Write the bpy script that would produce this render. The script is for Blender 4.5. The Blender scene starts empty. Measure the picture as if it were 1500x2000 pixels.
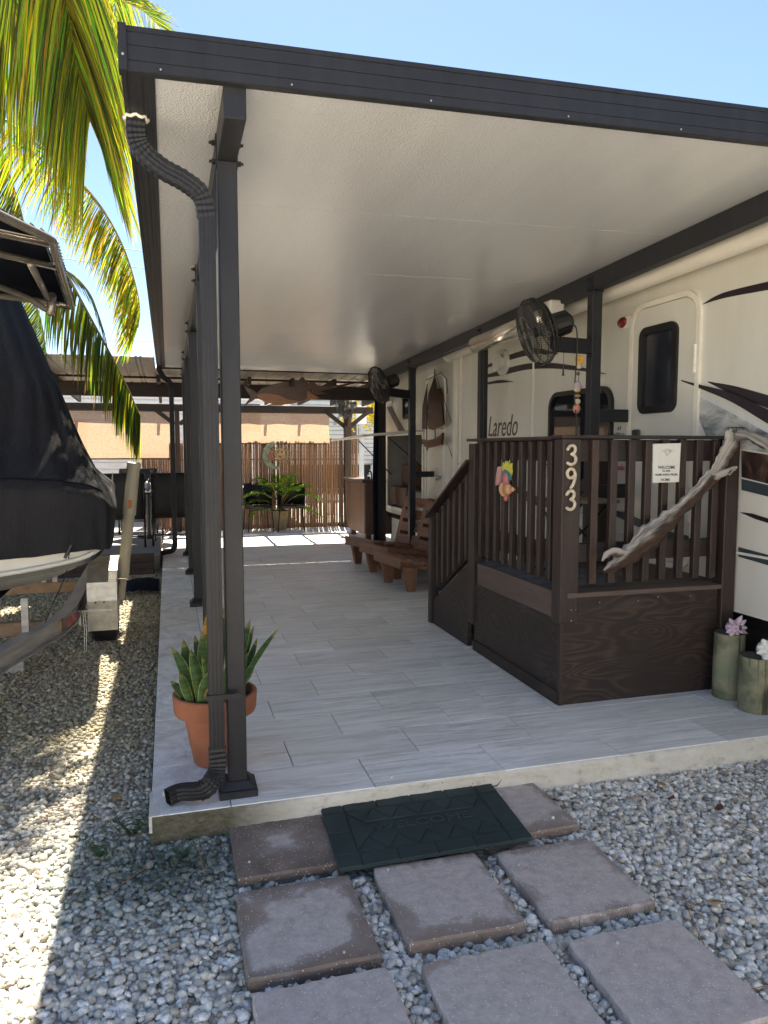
import bpy, bmesh, math, random
import numpy as np
from mathutils import Vector, Matrix
random.seed(7)
rng = np.random.default_rng(11)
C = bpy.context.scene.collection
SC = bpy.context.scene
PI = math.pi

# ---------------------------------------------------------------- camera
CAM = Vector((0.0, 0.0, 1.55))
YAW, PITCH, FPX = math.radians(16.17), math.radians(4.927), 1450.0
FW = Vector((math.sin(YAW)*math.cos(PITCH), math.cos(YAW)*math.cos(PITCH), -math.sin(PITCH)))
RT = Vector((math.cos(YAW), -math.sin(YAW), 0.0))
UP = RT.cross(FW)
cam_data = bpy.data.cameras.new('camera')
cam = bpy.data.objects.new('camera', cam_data); C.objects.link(cam)
M = Matrix.Identity(4)
for i in range(3):
    M[i][0] = RT[i]; M[i][1] = UP[i]; M[i][2] = -FW[i]; M[i][3] = CAM[i]
cam.matrix_world = M
cam_data.sensor_fit = 'VERTICAL'; cam_data.sensor_height = 36.0
cam_data.lens = FPX/2000*36.0
cam_data.clip_start = 0.05; cam_data.clip_end = 2000
SC.camera = cam

# ---------------------------------------------------------------- light
SUN_DIR = Vector((0.093, 0.52, 1.0)).normalized()
w = bpy.data.worlds.new('World'); SC.world = w; w.use_nodes = True
nt = w.node_tree
sky = nt.nodes.new('ShaderNodeTexSky'); sky.sky_type = 'NISHITA'; sky.sun_disc = False
sky.sun_elevation = math.asin(SUN_DIR.z)
sky.sun_rotation = math.atan2(SUN_DIR.x, SUN_DIR.y)
sky.air_density = 0.8; sky.dust_density = 0.3; sky.ozone_density = 2.0
bg = nt.nodes['Background']; bg.inputs['Strength'].default_value = 0.050
nt.links.new(sky.outputs[0], bg.inputs['Color'])
sl = bpy.data.lights.new('sun', 'SUN'); sl.energy = 5.0; sl.angle = math.radians(0.53); sl.color = (1.0, 0.90, 0.73)
so = bpy.data.objects.new('sun', sl); C.objects.link(so)
so.rotation_euler = SUN_DIR.to_track_quat('Z', 'Y').to_euler(); so.location = (0, 0, 30)
SC.view_settings.view_transform = 'Standard'; SC.view_settings.look = 'None'
SC.view_settings.exposure = 2.40; SC.view_settings.gamma = 1.0
SC.view_settings.use_curve_mapping = False
SC.cycles.max_bounces = 10; SC.cycles.diffuse_bounces = 6; SC.cycles.transparent_max_bounces = 12

# ---------------------------------------------------------------- measuring helpers: a photo pixel (1500x2000) met with a world plane
def ray(px, py):
    return FW*FPX + RT*(px-750) + UP*(1000-py)
def atY(px, py, y): d = ray(px, py); return CAM + d*((y-CAM.y)/d.y)
def atX(px, py, x): d = ray(px, py); return CAM + d*((x-CAM.x)/d.x)
def atZ(px, py, z): d = ray(px, py); return CAM + d*((z-CAM.z)/d.z)

# ---------------------------------------------------------------- materials
MATS = {}
class N:
    """small node builder"""
    def __init__(s, name):
        s.m = bpy.data.materials.new(name); s.m.use_nodes = True; s.t = s.m.node_tree
        s.b = s.t.nodes['Principled BSDF']; MATS[name] = s.m
    def n(s, typ, **kw):
        nd = s.t.nodes.new('ShaderNode'+typ)
        for k, v in kw.items():
            if k.startswith('i_'):
                key = k[2:].replace('_', ' ')
                nd.inputs[int(key) if key.isdigit() else key].default_value = v
            else: setattr(nd, k, v)
        return nd
    def l(s, a, b): s.t.links.new(a, b)
    def coord(s, which='Object', scale=(1, 1, 1), rnd=0.0, rot=(0, 0, 0)):
        tc = s.n('TexCoord'); mp = s.n('Mapping'); mp.inputs['Scale'].default_value = scale; mp.inputs['Rotation'].default_value = rot
        src = tc.outputs[which]
        if rnd:
            oi = s.n('ObjectInfo'); vm = s.n('VectorMath', operation='MULTIPLY_ADD')
            vm.inputs[1].default_value = (rnd, rnd*0.7, rnd*1.3)
            s.l(oi.outputs['Random'], vm.inputs[0]); s.l(src, vm.inputs[2]); src = vm.outputs[0]
        s.l(src, mp.inputs['Vector']); return mp.outputs[0]
    def noise(s, vec, scale=5, detail=6, rough=0.55, dist=0.0):
        nd = s.n('TexNoise'); nd.inputs['Scale'].default_value = scale; nd.inputs['Detail'].default_value = detail
        nd.inputs['Roughness'].default_value = rough; nd.inputs['Distortion'].default_value = dist
        s.l(vec, nd.inputs['Vector']); return nd.outputs['Fac']
    def ramp(s, fac, stops):
        r = s.n('ValToRGB'); cr = r.color_ramp
        while len(cr.elements) < len(stops): cr.elements.new(0.5)
        for e, (p, c) in zip(cr.elements, stops): e.position = p; e.color = (*c, 1)
        s.l(fac, r.inputs['Fac']); return r.outputs['Color']
    def mix(s, fac, a, b, mode='MIX'):
        m = s.n('Mix', data_type='RGBA', blend_type=mode)
        for src, i in ((fac, 0), (a, 6), (b, 7)):
            if hasattr(src, 'links'): s.l(src, m.inputs[i])
            elif i == 0: m.inputs[0].default_value = src
            else: m.inputs[i].default_value = (*src, 1)
        return m.outputs[2]
    def bump(s, h, strength=0.3, dist=0.01):
        b = s.n('Bump'); b.inputs['Strength'].default_value = strength; b.inputs['Distance'].default_value = dist
        s.l(h, b.inputs['Height']); s.l(b.outputs[0], s.b.inputs['Normal'])
    def col(s, c):
        if hasattr(c, 'links'): s.l(c, s.b.inputs['Base Color'])
        else: s.b.inputs['Base Color'].default_value = (*c, 1)
    def set(s, **kw):
        for k, v in kw.items(): s.b.inputs[k.replace('_', ' ')].default_value = v
        return s

def simple(name, c, rough=0.5, metal=0.0, var=0.12, nscale=14, bump=0.05, scale=(1, 1, 1), spec=0.5):
    a = N(name); v = a.coord('Object', scale, rnd=7)
    f = a.noise(v, nscale, 5)
    a.col(a.ramp(f, [(0.25, tuple(x*(1-var) for x in c)), (0.75, tuple(min(1, x*(1+var)) for x in c))]))
    a.set(Roughness=rough, Metallic=metal); a.b.inputs['Specular IOR Level'].default_value = spec
    if bump: a.bump(f, bump, 0.01)
    return a.m

def wood(name, dark, light, rough=0.6, axis='Z', freq=1.0, rings=True, bump=0.25, rnd=9, contrast=(0.35, 0.68)):
    a = N(name)
    sc = {'X': (1.2, 14, 14), 'Y': (14, 1.2, 14), 'Z': (14, 14, 1.2)}[axis]
    v = a.coord('Object', tuple(s*freq for s in sc), rnd=rnd)
    f1 = a.noise(v, 1.0, 6, 0.6, 1.2)
    v2 = a.coord('Object', tuple(s*freq*6 for s in sc), rnd=rnd)
    f2 = a.noise(v2, 1.0, 4, 0.7)
    mm = a.n('Math', operation='MULTIPLY_ADD'); a.l(f2, mm.inputs[0]); mm.inputs[1].default_value = 0.5
    m2 = a.n('Math', operation='MULTIPLY'); a.l(f1, m2.inputs[0]); m2.inputs[1].default_value = 0.6
    a.l(m2.outputs[0], mm.inputs[2])
    a.col(a.ramp(mm.outputs[0], [(contrast[0], dark), (contrast[1], light)]))
    a.set(Roughness=rough); a.bump(mm.outputs[0], bump, 0.004)
    return a.m

def plywood(name, dark, light, rnd=3):
    a = N(name); v = a.coord('Object', (1, 1, 4.5), rnd=0)
    d = a.noise(v, 1.1, 2, 0.4, 0.3)
    k1 = a.n('Math', operation='MULTIPLY'); a.l(d, k1.inputs[0]); k1.inputs[1].default_value = 130
    k2 = a.n('Math', operation='SINE'); a.l(k1.outputs[0], k2.inputs[0])
    k3 = a.n('MapRange'); k3.inputs[1].default_value = -1; k3.inputs[2].default_value = 1; a.l(k2.outputs[0], k3.inputs[0])
    f = a.noise(a.coord('Object', (4, 4, 60)), 1.5, 4, 0.7)
    big = a.noise(a.coord('Object'), 2.2, 3)
    g = a.n('Math', operation='MULTIPLY'); a.l(k3.outputs[0], g.inputs[0]); a.l(f, g.inputs[1])
    r1 = a.ramp(g.outputs[0], [(0.15, dark), (0.60, light)])
    a.col(a.mix(a.ramp(big, [(0.4, (0, 0, 0)), (0.62, (1, 1, 1))]), dark, r1))
    a.set(Roughness=0.62); a.bump(g.outputs[0], 0.35, 0.003)
    return a.m

# coated metal of the patio cover
def metal_dark():
    a = N('charcoal_coated_aluminium'); v = a.coord('Object', (5, 5, 0.8)); f = a.noise(v, 4, 5, 0.6)
    sc = a.noise(a.coord('Object', (60, 60, 6)), 3, 3, 0.8)
    a.col(a.mix(a.ramp(sc, [(0.70, (0, 0, 0)), (0.80, (0.5, 0.5, 0.5))]), a.ramp(f, [(0.3, (0.017, 0.0175, 0.021)), (0.7, (0.026, 0.0265, 0.031))]), (0.08, 0.08, 0.09)))
    a.set(Roughness=0.45); a.b.inputs['Specular IOR Level'].default_value = 0.28; a.bump(f, 0.03, 0.01); return a.m
metal_dark()
simple('dark_aluminium_plain', (0.016, 0.0165, 0.020), 0.45, 0, 0.2, 20, 0.03, spec=0.3)
def ceiling():
    a = N('embossed_ceiling_sheet')
    v = a.coord('Object', (1, 1, 1)); vo = a.n('TexVoronoi'); vo.inputs['Scale'].default_value = 120; a.l(v, vo.inputs['Vector'])
    vo2 = a.noise(a.coord('Object', (1, 1, 1)), 130, 2, 0.6)
    ad = a.n('Math', operation='ADD'); a.l(vo.outputs['Distance'], ad.inputs[0]); a.l(vo2, ad.inputs[1])
    big = a.noise(a.coord('Object', (2.2, 0.15, 1)), 2, 4)
    base = a.ramp(big, [(0.3, (0.59, 0.59, 0.605)), (0.7, (0.66, 0.66, 0.675))])
    sp = a.noise(a.coord('Object', (1, 1, 1)), 160, 2)
    a.col(a.mix(a.ramp(sp, [(0.74, (0, 0, 0)), (0.80, (0.5,)*3)]), base, (0.45, 0.42, 0.38)))
    a.set(Roughness=0.34); a.b.inputs['Specular IOR Level'].default_value = 1.0
    a.b.inputs['Coat Weight'].default_value = 1.0; a.b.inputs['Coat Roughness'].default_value = 0.27
    a.bump(ad.outputs[0], 0.9, 0.0038); return a.m
ceiling()
def tile(name, sx):
    a = N(name); v = a.coord('Object', sx, rnd=23)
    f = a.noise(v, 1.3, 7, 0.62, 1.5)
    v2 = a.coord('Object', tuple(x*4 for x in sx), rnd=31); g = a.noise(v2, 1.0, 5, 0.7, 0.6)
    c = a.ramp(f, [(0.38, (0.55, 0.54, 0.52)), (0.49, (0.80, 0.795, 0.78)), (0.60, (0.95, 0.95, 0.95))])
    c2 = a.mix(a.ramp(g, [(0.42, (0.0,)*3), (0.68, (0.75,)*3)]), c, (0.62, 0.665, 0.64))
    vein = a.noise(a.coord('Object', tuple(x*1.4 for x in sx), rnd=41), 1.5, 3, 0.5, 2.4)
    c3 = a.mix(a.ramp(vein, [(0.478, (0, 0, 0)), (0.5, (0.8,)*3), (0.522, (0, 0, 0))]), c2, (0.95, 0.95, 0.95))
    oi = a.n('ObjectInfo'); tint = a.ramp(oi.outputs['Random'], [(0.0, (0.88, 0.875, 0.87)), (1.0, (1.05, 1.05, 1.05))])
    dirt = a.noise(a.n('NewGeometry').outputs['Position'], 1.1, 5, 0.6)
    c4 = a.mix(a.ramp(dirt, [(0.42, (0.35,)*3), (0.62, (0,)*3)]), a.mix(1.0, c3, tint, 'MULTIPLY'), (0.64, 0.61, 0.56))
    a.col(c4)
    rr = a.ramp(dirt, [(0.3, (0.5,)*3), (0.7, (0.32,)*3)]); a.l(rr, a.b.inputs['Roughness'])
    a.bump(g, 0.06, 0.003); return a.m
tile('wood_look_tile', (1.1, 11, 11)); tile('stone_look_tile', (4, 4, 4))
simple('grout', (0.085, 0.08, 0.075), 0.9, 0, 0.2, 30, 0.1)
def stucco():
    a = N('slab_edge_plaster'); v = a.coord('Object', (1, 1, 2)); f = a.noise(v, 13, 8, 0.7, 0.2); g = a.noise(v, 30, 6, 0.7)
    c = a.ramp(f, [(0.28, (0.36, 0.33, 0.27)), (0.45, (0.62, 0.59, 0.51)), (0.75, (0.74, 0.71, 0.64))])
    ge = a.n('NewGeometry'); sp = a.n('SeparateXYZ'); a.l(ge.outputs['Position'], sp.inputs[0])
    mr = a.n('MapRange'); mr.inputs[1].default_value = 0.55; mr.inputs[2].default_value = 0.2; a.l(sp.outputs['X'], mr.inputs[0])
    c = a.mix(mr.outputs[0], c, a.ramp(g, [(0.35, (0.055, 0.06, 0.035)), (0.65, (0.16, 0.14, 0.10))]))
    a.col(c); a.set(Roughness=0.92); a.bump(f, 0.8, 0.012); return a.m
stucco()
def gravel_base():
    a = N('gravel_bed'); v = a.coord('Object'); vo = a.n('TexVoronoi'); vo.inputs['Scale'].default_value = 42; a.l(v, vo.inputs['Vector'])
    sp = a.n('SeparateColor'); a.l(vo.outputs['Color'], sp.inputs[0])
    c = a.ramp(sp.outputs[0], [(0.0, (0.38, 0.35, 0.29)), (0.5, (0.58, 0.54, 0.46)), (1.0, (0.74, 0.70, 0.62))])
    a.col(a.mix(a.ramp(vo.outputs['Distance'], [(0.3, (0, 0, 0)), (0.7, (0.8,)*3)]), c, (0.22, 0.20, 0.16)))
    inv = a.n('Math', operation='SUBTRACT'); inv.inputs[0].default_value = 1; a.l(vo.outputs['Distance'], inv.inputs[1])
    a.set(Roughness=0.95); a.bump(inv.outputs[0], 0.9, 0.015); return a.m
gravel_base()
def attr_mat(name, rough=0.9, nscale=60, bump=0.3, amount=0.25, trans=0.0, spec=0.4):
    a = N(name); at = a.n('Attribute'); at.attribute_name = 'Col'
    f = a.noise(a.coord('Object'), nscale, 4, 0.7)
    c = a.mix(1.0, at.outputs['Color'], a.ramp(f, [(0.25, (1-amount,)*3), (0.75, (1+amount*0.5,)*3)]), 'MULTIPLY')
    if trans: c = a.mix(1.0, c, (1.0, .92, .95), 'MULTIPLY')
    a.col(c); a.set(Roughness=rough); a.b.inputs['Specular IOR Level'].default_value = spec
    if bump: a.bump(f, bump, 0.004)
    if trans:
        tr = a.n('BsdfTranslucent'); c2 = a.mix(1.0, c, (1.65, 1.75, 0.65), 'MULTIPLY'); a.l(c2, tr.inputs['Color'])
        ms = a.n('MixShader'); ms.inputs[0].default_value = trans
        a.l(a.b.outputs[0], ms.inputs[1]); a.l(tr.outputs[0], ms.inputs[2])
        a.l(ms.outputs[0], a.t.nodes['Material Output'].inputs['Surface'])
    return a.m
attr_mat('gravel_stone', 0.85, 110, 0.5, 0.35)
attr_mat('palm_leaflet', 0.5, 20, 0.0, 0.1, trans=0.6)
attr_mat('tinted_paint', 0.55, 30, 0.25, 0.3)
def paver():
    a = N('reddish_concrete_paver'); v = a.coord('Object', rnd=5); sp = a.n('SeparateXYZ'); tc = a.n('TexCoord'); a.l(tc.outputs['Object'], sp.inputs[0])
    g = a.noise(v, 4.0, 6, 0.62, 0.6); fine = a.noise(v, 160, 3, 0.8)
    mx = a.n('Math', operation='ABSOLUTE'); a.l(sp.outputs['X'], mx.inputs[0]); my = a.n('Math', operation='ABSOLUTE'); a.l(sp.outputs['Y'], my.inputs[0])
    mm = a.n('Math', operation='MAXIMUM'); a.l(mx.outputs[0], mm.inputs[0]); a.l(my.outputs[0], mm.inputs[1])
    ad = a.n('Math', operation='MULTIPLY_ADD'); a.l(g, ad.inputs[0]); ad.inputs[1].default_value = 0.34; a.l(mm.outputs[0], ad.inputs[2])
    fade = a.n('Attribute'); fade.attribute_type = 'OBJECT'; fade.attribute_name = 'wet'
    su = a.n('Math', operation='ADD'); a.l(ad.outputs[0], su.inputs[0]); a.l(fade.outputs['Fac'], su.inputs[1])
    base = a.ramp(a.noise(v, 26, 9, 0.78), [(0.36, (0.39, 0.34, 0.31)), (0.62, (0.56, 0.495, 0.455))])
    c = a.mix(a.ramp(su.outputs[0], [(0.318, (0,)*3), (0.345, (.6,)*3), (0.40, (0.92,)*3)]), base, a.ramp(g, [(0.35, (0.10, 0.073, 0.055)), (0.65, (0.25, 0.185, 0.145))]))
    sp2 = a.n('TexVoronoi'); sp2.inputs['Scale'].default_value = 130; a.l(v, sp2.inputs['Vector'])
    ss = a.n('SeparateColor'); a.l(sp2.outputs['Color'], ss.inputs[0])
    mul = a.n('Math', operation='MULTIPLY'); a.l(a.ramp(ss.outputs[0], [(0.80, (0,)*3), (0.84, (1,)*3)]), mul.inputs[0]); a.l(a.ramp(sp2.outputs['Distance'], [(0.15, (1,)*3), (0.32, (0,)*3)]), mul.inputs[1])
    c = a.mix(mul.outputs[0], c, (0.80, 0.78, 0.74))
    a.col(c); a.set(Roughness=0.88); a.bump(fine, 0.7, 0.004); return a.m
paver()
def rubber():
    a = N('dark_green_rubber'); f = a.noise(a.coord('Object'), 120, 4, 0.8); g = a.noise(a.coord('Object'), 5, 4)
    a.col(a.ramp(g, [(0.35, (0.010, 0.024, 0.025)), (0.65, (0.02, 0.040, 0.040))])); a.set(Roughness=0.75); a.bump(f, 0.3, 0.003); return a.m
rubber()
simple('worn_rubber', (0.035, 0.05, 0.052), 0.8, 0, 0.3, 60, 0.1)
wood('dark_stained_board', (0.0090, 0.0057, 0.0050), (0.0400, 0.0229, 0.0174), 0.55, 'Z', bump=0.4)
wood('reddish_stained_board', (0.0150, 0.0073, 0.0056), (0.0650, 0.0354, 0.0252), 0.55, 'Z', bump=0.4)
wood('dark_stained_rail', (0.0080, 0.0052, 0.0050), (0.0250, 0.0156, 0.0134), 0.55, 'X', bump=0.4)
plywood('dark_stained_plywood', (0.0187, 0.0119, 0.0096), (0.0527, 0.0330, 0.0234))
wood('composite_deck_board', (0.0680, 0.0466, 0.0376), (0.1200, 0.0874, 0.0717), 0.7, 'X')
wood('composite_fascia_board', (0.0750, 0.0488, 0.0380), (0.1150, 0.0780, 0.0616), 0.7, 'Y')
wood('teak_slat', (0.0744, 0.0305, 0.0168), (0.2232, 0.1001, 0.0546), 0.5, 'Y')
wood('teak_slat_across', (0.0744, 0.0305, 0.0168), (0.2139, 0.0957, 0.0521), 0.5, 'Z')
wood('pergola_timber', (0.0120, 0.0078, 0.0062), (0.0360, 0.0228, 0.0161), 0.7, 'X')
wood('pergola_post_timber', (0.0168, 0.0096, 0.0062), (0.0540, 0.0312, 0.0205), 0.7, 'Z')
wood('cabinet_timber', (0.0360, 0.0174, 0.0104), (0.1140, 0.0580, 0.0348), 0.6, 'Z')
wood('step_timber', (0.0300, 0.0180, 0.0136), (0.0900, 0.0570, 0.0434), 0.8, 'X')
wood('bamboo_cane', (0.0880, 0.0369, 0.0176), (0.3680, 0.1968, 0.0960), 0.45, 'Z', freq=0.6, rnd=31, contrast=(0.2, 0.85))
wood('varnished_fish_wood', (0.0300, 0.0092, 0.0032), (0.1020, 0.0346, 0.0122), 0.35, 'X')
wood('pale_fish_wood', (0.2362, 0.0819, 0.0234), (0.3570, 0.1502, 0.0507), 0.35, 'X')
def driftmat():
    a = N('weathered_driftwood'); v = a.coord('Object', (10, 10, 10), rot=(0, -0.85, 0)); 
    v = a.coord('UV', (30, 1.6, 1)); f = a.noise(v, 1, 7, 0.65, 1.2); at = a.n('Attribute'); at.attribute_name = 'Col'
    c = a.mix(1.0, at.outputs['Color'], a.ramp(f, [(0.30, (0.42, 0.38, 0.35)), (0.5, (0.9,)*3), (0.7, (1.12,)*3)]), 'MULTIPLY')
    a.col(c); a.set(Roughness=0.85); a.bump(f, 0.9, 0.012); return a.m
driftmat()
def gel():
    a = N('cream_gelcoat'); f = a.noise(a.coord('Object', (1, 2, 0.4)), 2, 5); g = a.noise(a.coord('Object', (1, 1, 1)), 45, 2)
    sp = a.noise(a.coord('Object', (1, 6, 0.7)), 4, 4, 0.7)
    base = a.ramp(f, [(0.3, (0.60, 0.57, 0.49)), (0.7, (0.67, 0.645, 0.575))])
    a.col(a.mix(a.ramp(sp, [(0.64, (0,)*3), (0.85, (0.35,)*3)]), base, (0.33, 0.30, 0.23)))
    a.set(Roughness=0.27); a.bump(g, 0.02, 0.004); return a.m
gel()
simple('cream_trim', (0.74, 0.70, 0.61), 0.35, 0, 0.08, 8)
simple('awning_fabric', (0.72, 0.67, 0.59), 0.7, 0, 0.14, 5, 0.1, (1, 0.4, 3))
simple('brown_decal', (0.0210, 0.0120, 0.0154), 0.35, 0, 0.25, 9, 0)
simple('green_grey_decal', (0.0385, 0.0525, 0.0585), 0.35, 0, 0.15, 9, 0)
simple('pale_decal', (0.55, 0.56, 0.55), 0.35, 0, 0.1, 9, 0)
simple('red_lens', (0.1500, 0.0120, 0.0072), 0.12, 0, 0.1, 9, 0)
simple('red_print', (0.45, 0.05, 0.03), 0.4, 0, 0.1, 9, 0)
simple('black_plastic', (0.0072, 0.0072, 0.0078), 0.4, 0, 0.2, 30, 0.05)
simple('black_wire', (0.02, 0.019, 0.018), 0.45, 0, 0.1, 30, 0)
simple('black_metal', (0.0084, 0.0084, 0.0096), 0.38, 0.2, 0.2, 30, 0.03)
simple('white_plastic', (0.6, 0.58, 0.53), 0.35, 0, 0.06, 9, 0.02)
simple('dark_fan_blade', (0.10, 0.095, 0.09), 0.4, 0.3, 0.2, 20, 0.03)
simple('chrome', (0.85, 0.78, 0.66), 0.24, 0.9, 0.12, 4, 0.03, (1, 6, 1))
simple('steel', (0.50, 0.50, 0.48), 0.32, 1.0, 0.15, 20, 0.04)
simple('tent_pipe', (0.2600, 0.2300, 0.1924), 0.25, 0.55, 0.15, 12, 0.03)
def glass():
    a = N('dark_window_glass'); f = a.noise(a.coord('Object', (1, 1, 1)), 70, 3, 0.6)
    a.col((0.012, 0.013, 0.020)); a.set(Roughness=0.16); a.b.inputs['Specular IOR Level'].default_value = 0.8; a.bump(f, 0.15, 0.002); return a.m
glass()
gm = N('clear_dark_glass'); gm.col((0.012, 0.013, 0.016)); gm.set(Roughness=0.03)
def mural(name, stops, sc):
    a = N(name); f = a.noise(a.coord('Object', sc), 4, 6, 0.65, 0.6); a.col(a.ramp(f, stops)); a.set(Roughness=0.3); return a.m
mural('printed_clouds', [(0.35, (0.12, 0.13, 0.13)), (0.5, (0.35, 0.36, 0.35)), (0.65, (0.52, 0.52, 0.49))], (1, 1.5, 3))
mural('printed_rocks', [(0.35, (0.014, 0.008, 0.012)), (0.55, (0.05, 0.028, 0.022)), (0.75, (0.17, 0.11, 0.07))], (1, 4, 1.6))
simple('terracotta', (0.2805, 0.1000, 0.0484), 0.75, 0, 0.25, 7, 0.1)
simple('tan_clay_pot', (0.22, 0.16, 0.08), 0.7, 0, 0.2, 7, 0.1)
simple('potting_soil', (0.03, 0.022, 0.015), 0.95, 0, 0.4, 40, 0.5)
def snake():
    a = N('snake_plant_leaf'); at = a.n('Attribute'); at.attribute_name = 'Col'
    wv = a.noise(a.coord('Object', (12, 12, 60), rnd=3), 1.0, 3, 0.6, 0.5)
    c = a.mix(1.0, at.outputs['Color'], a.ramp(wv, [(0.38, (0.45, 0.55, 0.5)), (0.6, (1.1, 1.1, 1.0))]), 'MULTIPLY')
    a.col(c); a.set(Roughness=0.5); a.b.inputs['Specular IOR Level'].default_value = 0.2; return a.m
snake()
def canvas():
    a = N('black_boat_canvas'); f = a.noise(a.coord('Object'), 3, 4); g = a.noise(a.coord('Object', (14, 14, 1.2)), 1.5, 5, 0.6, 1.0)
    a.col(a.ramp(f, [(0.3, (0.009, 0.0092, 0.012)), (0.7, (0.017, 0.0168, 0.019))])); a.set(Roughness=0.75)
    a.b.inputs['Specular IOR Level'].default_value = 0.25; a.bump(g, 0.5, 0.03); return a.m
canvas()
simple('navy_top_canvas', (0.006, 0.008, 0.015), 0.9, 0, 0.25, 8, 0.1, spec=0.08)
simple('white_hull', (0.58, 0.56, 0.50), 0.25, 0, 0.08, 5)
simple('navy_hull_stripe', (0.014, 0.017, 0.022), 0.3, 0, 0.1, 5)
simple('trailer_aluminium', (0.40, 0.385, 0.365), 0.42, 0.25, 0.3, 9, 0.05, (1, 0.3, 3))
simple('rusty_crossbar', (0.25, 0.17, 0.11), 0.8, 0.1, 0.45, 9, 0.1)
def diamond():
    a = N('tread_plate'); v = a.coord('Object', (1, 1, 1), rot=(0, 0, 0.78))
    ch = a.n('TexChecker'); ch.inputs['Scale'].default_value = 70; a.l(v, ch.inputs['Vector'])
    f = a.noise(a.coord('Object'), 16, 4)
    a.col(a.ramp(f, [(0.3, (0.30, 0.29, 0.27)), (0.7, (0.46, 0.45, 0.42))])); a.set(Roughness=0.35, Metallic=0.8); a.bump(ch.outputs['Fac'], 0.5, 0.003); return a.m
diamond()
simple('tyre_rubber', (0.012, 0.012, 0.012), 0.85, 0, 0.2, 40, 0.2)
simple('beige_pvc', (0.50, 0.44, 0.31), 0.4, 0, 0.14, 9, 0.02, (1, 1, 0.3))
simple('orange_sticker', (0.55, 0.22, 0.03), 0.5, 0, 0.1, 9, 0)
simple('red_reflector', (0.33, 0.05, 0.05), 0.35, 0, 0.1, 9, 0)
def shade():
    a = N('woven_roller_shade'); tc = a.coord('Object', (1, 1, 1))
    wv = a.n('TexWave', wave_type='BANDS', bands_direction='Z'); wv.inputs['Scale'].default_value = 14; wv.inputs['Distortion'].default_value = 0.6; a.l(tc, wv.inputs['Vector'])
    f = a.noise(a.coord('Object', (30, 1, 60)), 1, 3)
    c = a.ramp(f, [(0.3, (0.33, 0.22, 0.145)), (0.7, (0.45, 0.315, 0.215))])
    c = a.mix(a.ramp(wv.outputs['Fac'], [(0.0, (0.5,)*3), (0.3, (0,)*3)]), c, (0.30, 0.18, 0.11))
    a.col(c); a.set(Roughness=0.9)
    tr = a.n('BsdfTranslucent'); a.l(c, tr.inputs['Color']); ms = a.n('MixShader'); ms.inputs[0].default_value = 0.68
    a.l(a.b.outputs[0], ms.inputs[1]); a.l(tr.outputs[0], ms.inputs[2])
    tp = a.n('BsdfTransparent'); m2 = a.n('MixShader'); m2.inputs[0].default_value = 0.10
    a.l(ms.outputs[0], m2.inputs[1]); a.l(tp.outputs[0], m2.inputs[2]); a.l(m2.outputs[0], a.t.nodes['Material Output'].inputs['Surface']); return a.m
shade()
simple('corrugated_roof', (0.2880, 0.2560, 0.2240), 0.45, 0.2, 0.25, 8, 0.05)
simple('white_siding', (0.76, 0.76, 0.75), 0.6, 0, 0.08, 6, 0.03)
simple('grey_siding', (0.38, 0.40, 0.42), 0.6, 0, 0.12, 6, 0.03)
simple('grey_render_wall', (0.40, 0.40, 0.40), 0.8, 0, 0.1, 6, 0.03)
simple('road_asphalt', (0.065, 0.067, 0.072), 0.9, 0, 0.25, 30, 0.2)
simple('concrete_deck', (0.24, 0.235, 0.23), 0.8, 0, 0.15, 12, 0.05)
simple('sling_fabric', (0.0270, 0.0252, 0.0222), 0.75, 0, 0.15, 60, 0.1)
simple('yellow_foliage', (0.62, 0.50, 0.02), 0.6, 0, 0.2, 20, 0)
simple('cream_numeral', (0.5220, 0.4500, 0.3404), 0.5, 0, 0.35, 40, 0.5)
simple('white_plaque', (0.62, 0.62, 0.57), 0.5, 0, 0.06, 30, 0.05)
simple('plaque_print', (0.05, 0.07, 0.09), 0.5, 0, 0.1, 30, 0)
simple('plaque_relief', (0.52, 0.52, 0.46), 0.5, 0, 0.06, 30, 0.05)
def log():
    a = N('green_treated_log'); v = a.coord('Object', (26, 26, 1.3), rnd=3); f = a.noise(v, 1, 5, 0.6, 0.6); g = a.noise(a.coord('Object', rnd=5), 5, 5)
    c = a.ramp(g, [(0.36, (0.11, 0.12, 0.07)), (0.5, (0.26, 0.24, 0.15)), (0.68, (0.17, 0.20, 0.13))])
    a.col(a.mix(a.ramp(f, [(0.40, (0.9,)*3), (0.48, (0,)*3)]), c, (0.04, 0.038, 0.022))); a.set(Roughness=0.85); a.bump(f, 0.6, 0.006); return a.m
log()
simple('log_end_grain', (0.055, 0.062, 0.05), 0.9, 0, 0.3, 30, 0.3)
simple('pink_shell', (0.50, 0.38, 0.46), 0.6, 0, 0.35, 18, 0.4)
simple('white_shell', (0.66, 0.66, 0.64), 0.6, 0, 0.25, 25, 0.5)
simple('blue_floor_mat', (0.10, 0.105, 0.125), 0.9, 0, 0.5, 9, 0.1)
simple('table_slat_wood', (0.16, 0.12, 0.09), 0.7, 0, 0.3, 12, 0.1)
simple('broad_leaf', (0.035, 0.085, 0.022), 0.45, 0, 0.3, 8, 0)
simple('fern_green', (0.035, 0.085, 0.035), 0.6, 0, 0.4, 20, 0)
simple('dark_water_hose', (0.02, 0.021, 0.024), 0.5, 0, 0.1, 20, 0)
simple('palm_stem', (0.22, 0.16, 0.04), 0.6, 0, 0.4, 12, 0.1)
simple('palm_trunk_bark', (0.16, 0.13, 0.10), 0.9, 0, 0.3, 12, 0.4, (1, 1, 5))
simple('bamboo_tie', (0.05, 0.04, 0.03), 0.8, 0, 0.2, 20, 0)
simple('rattan_black', (0.008, 0.008, 0.011), 0.55, 0, 0.3, 90, 0.3)
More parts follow.
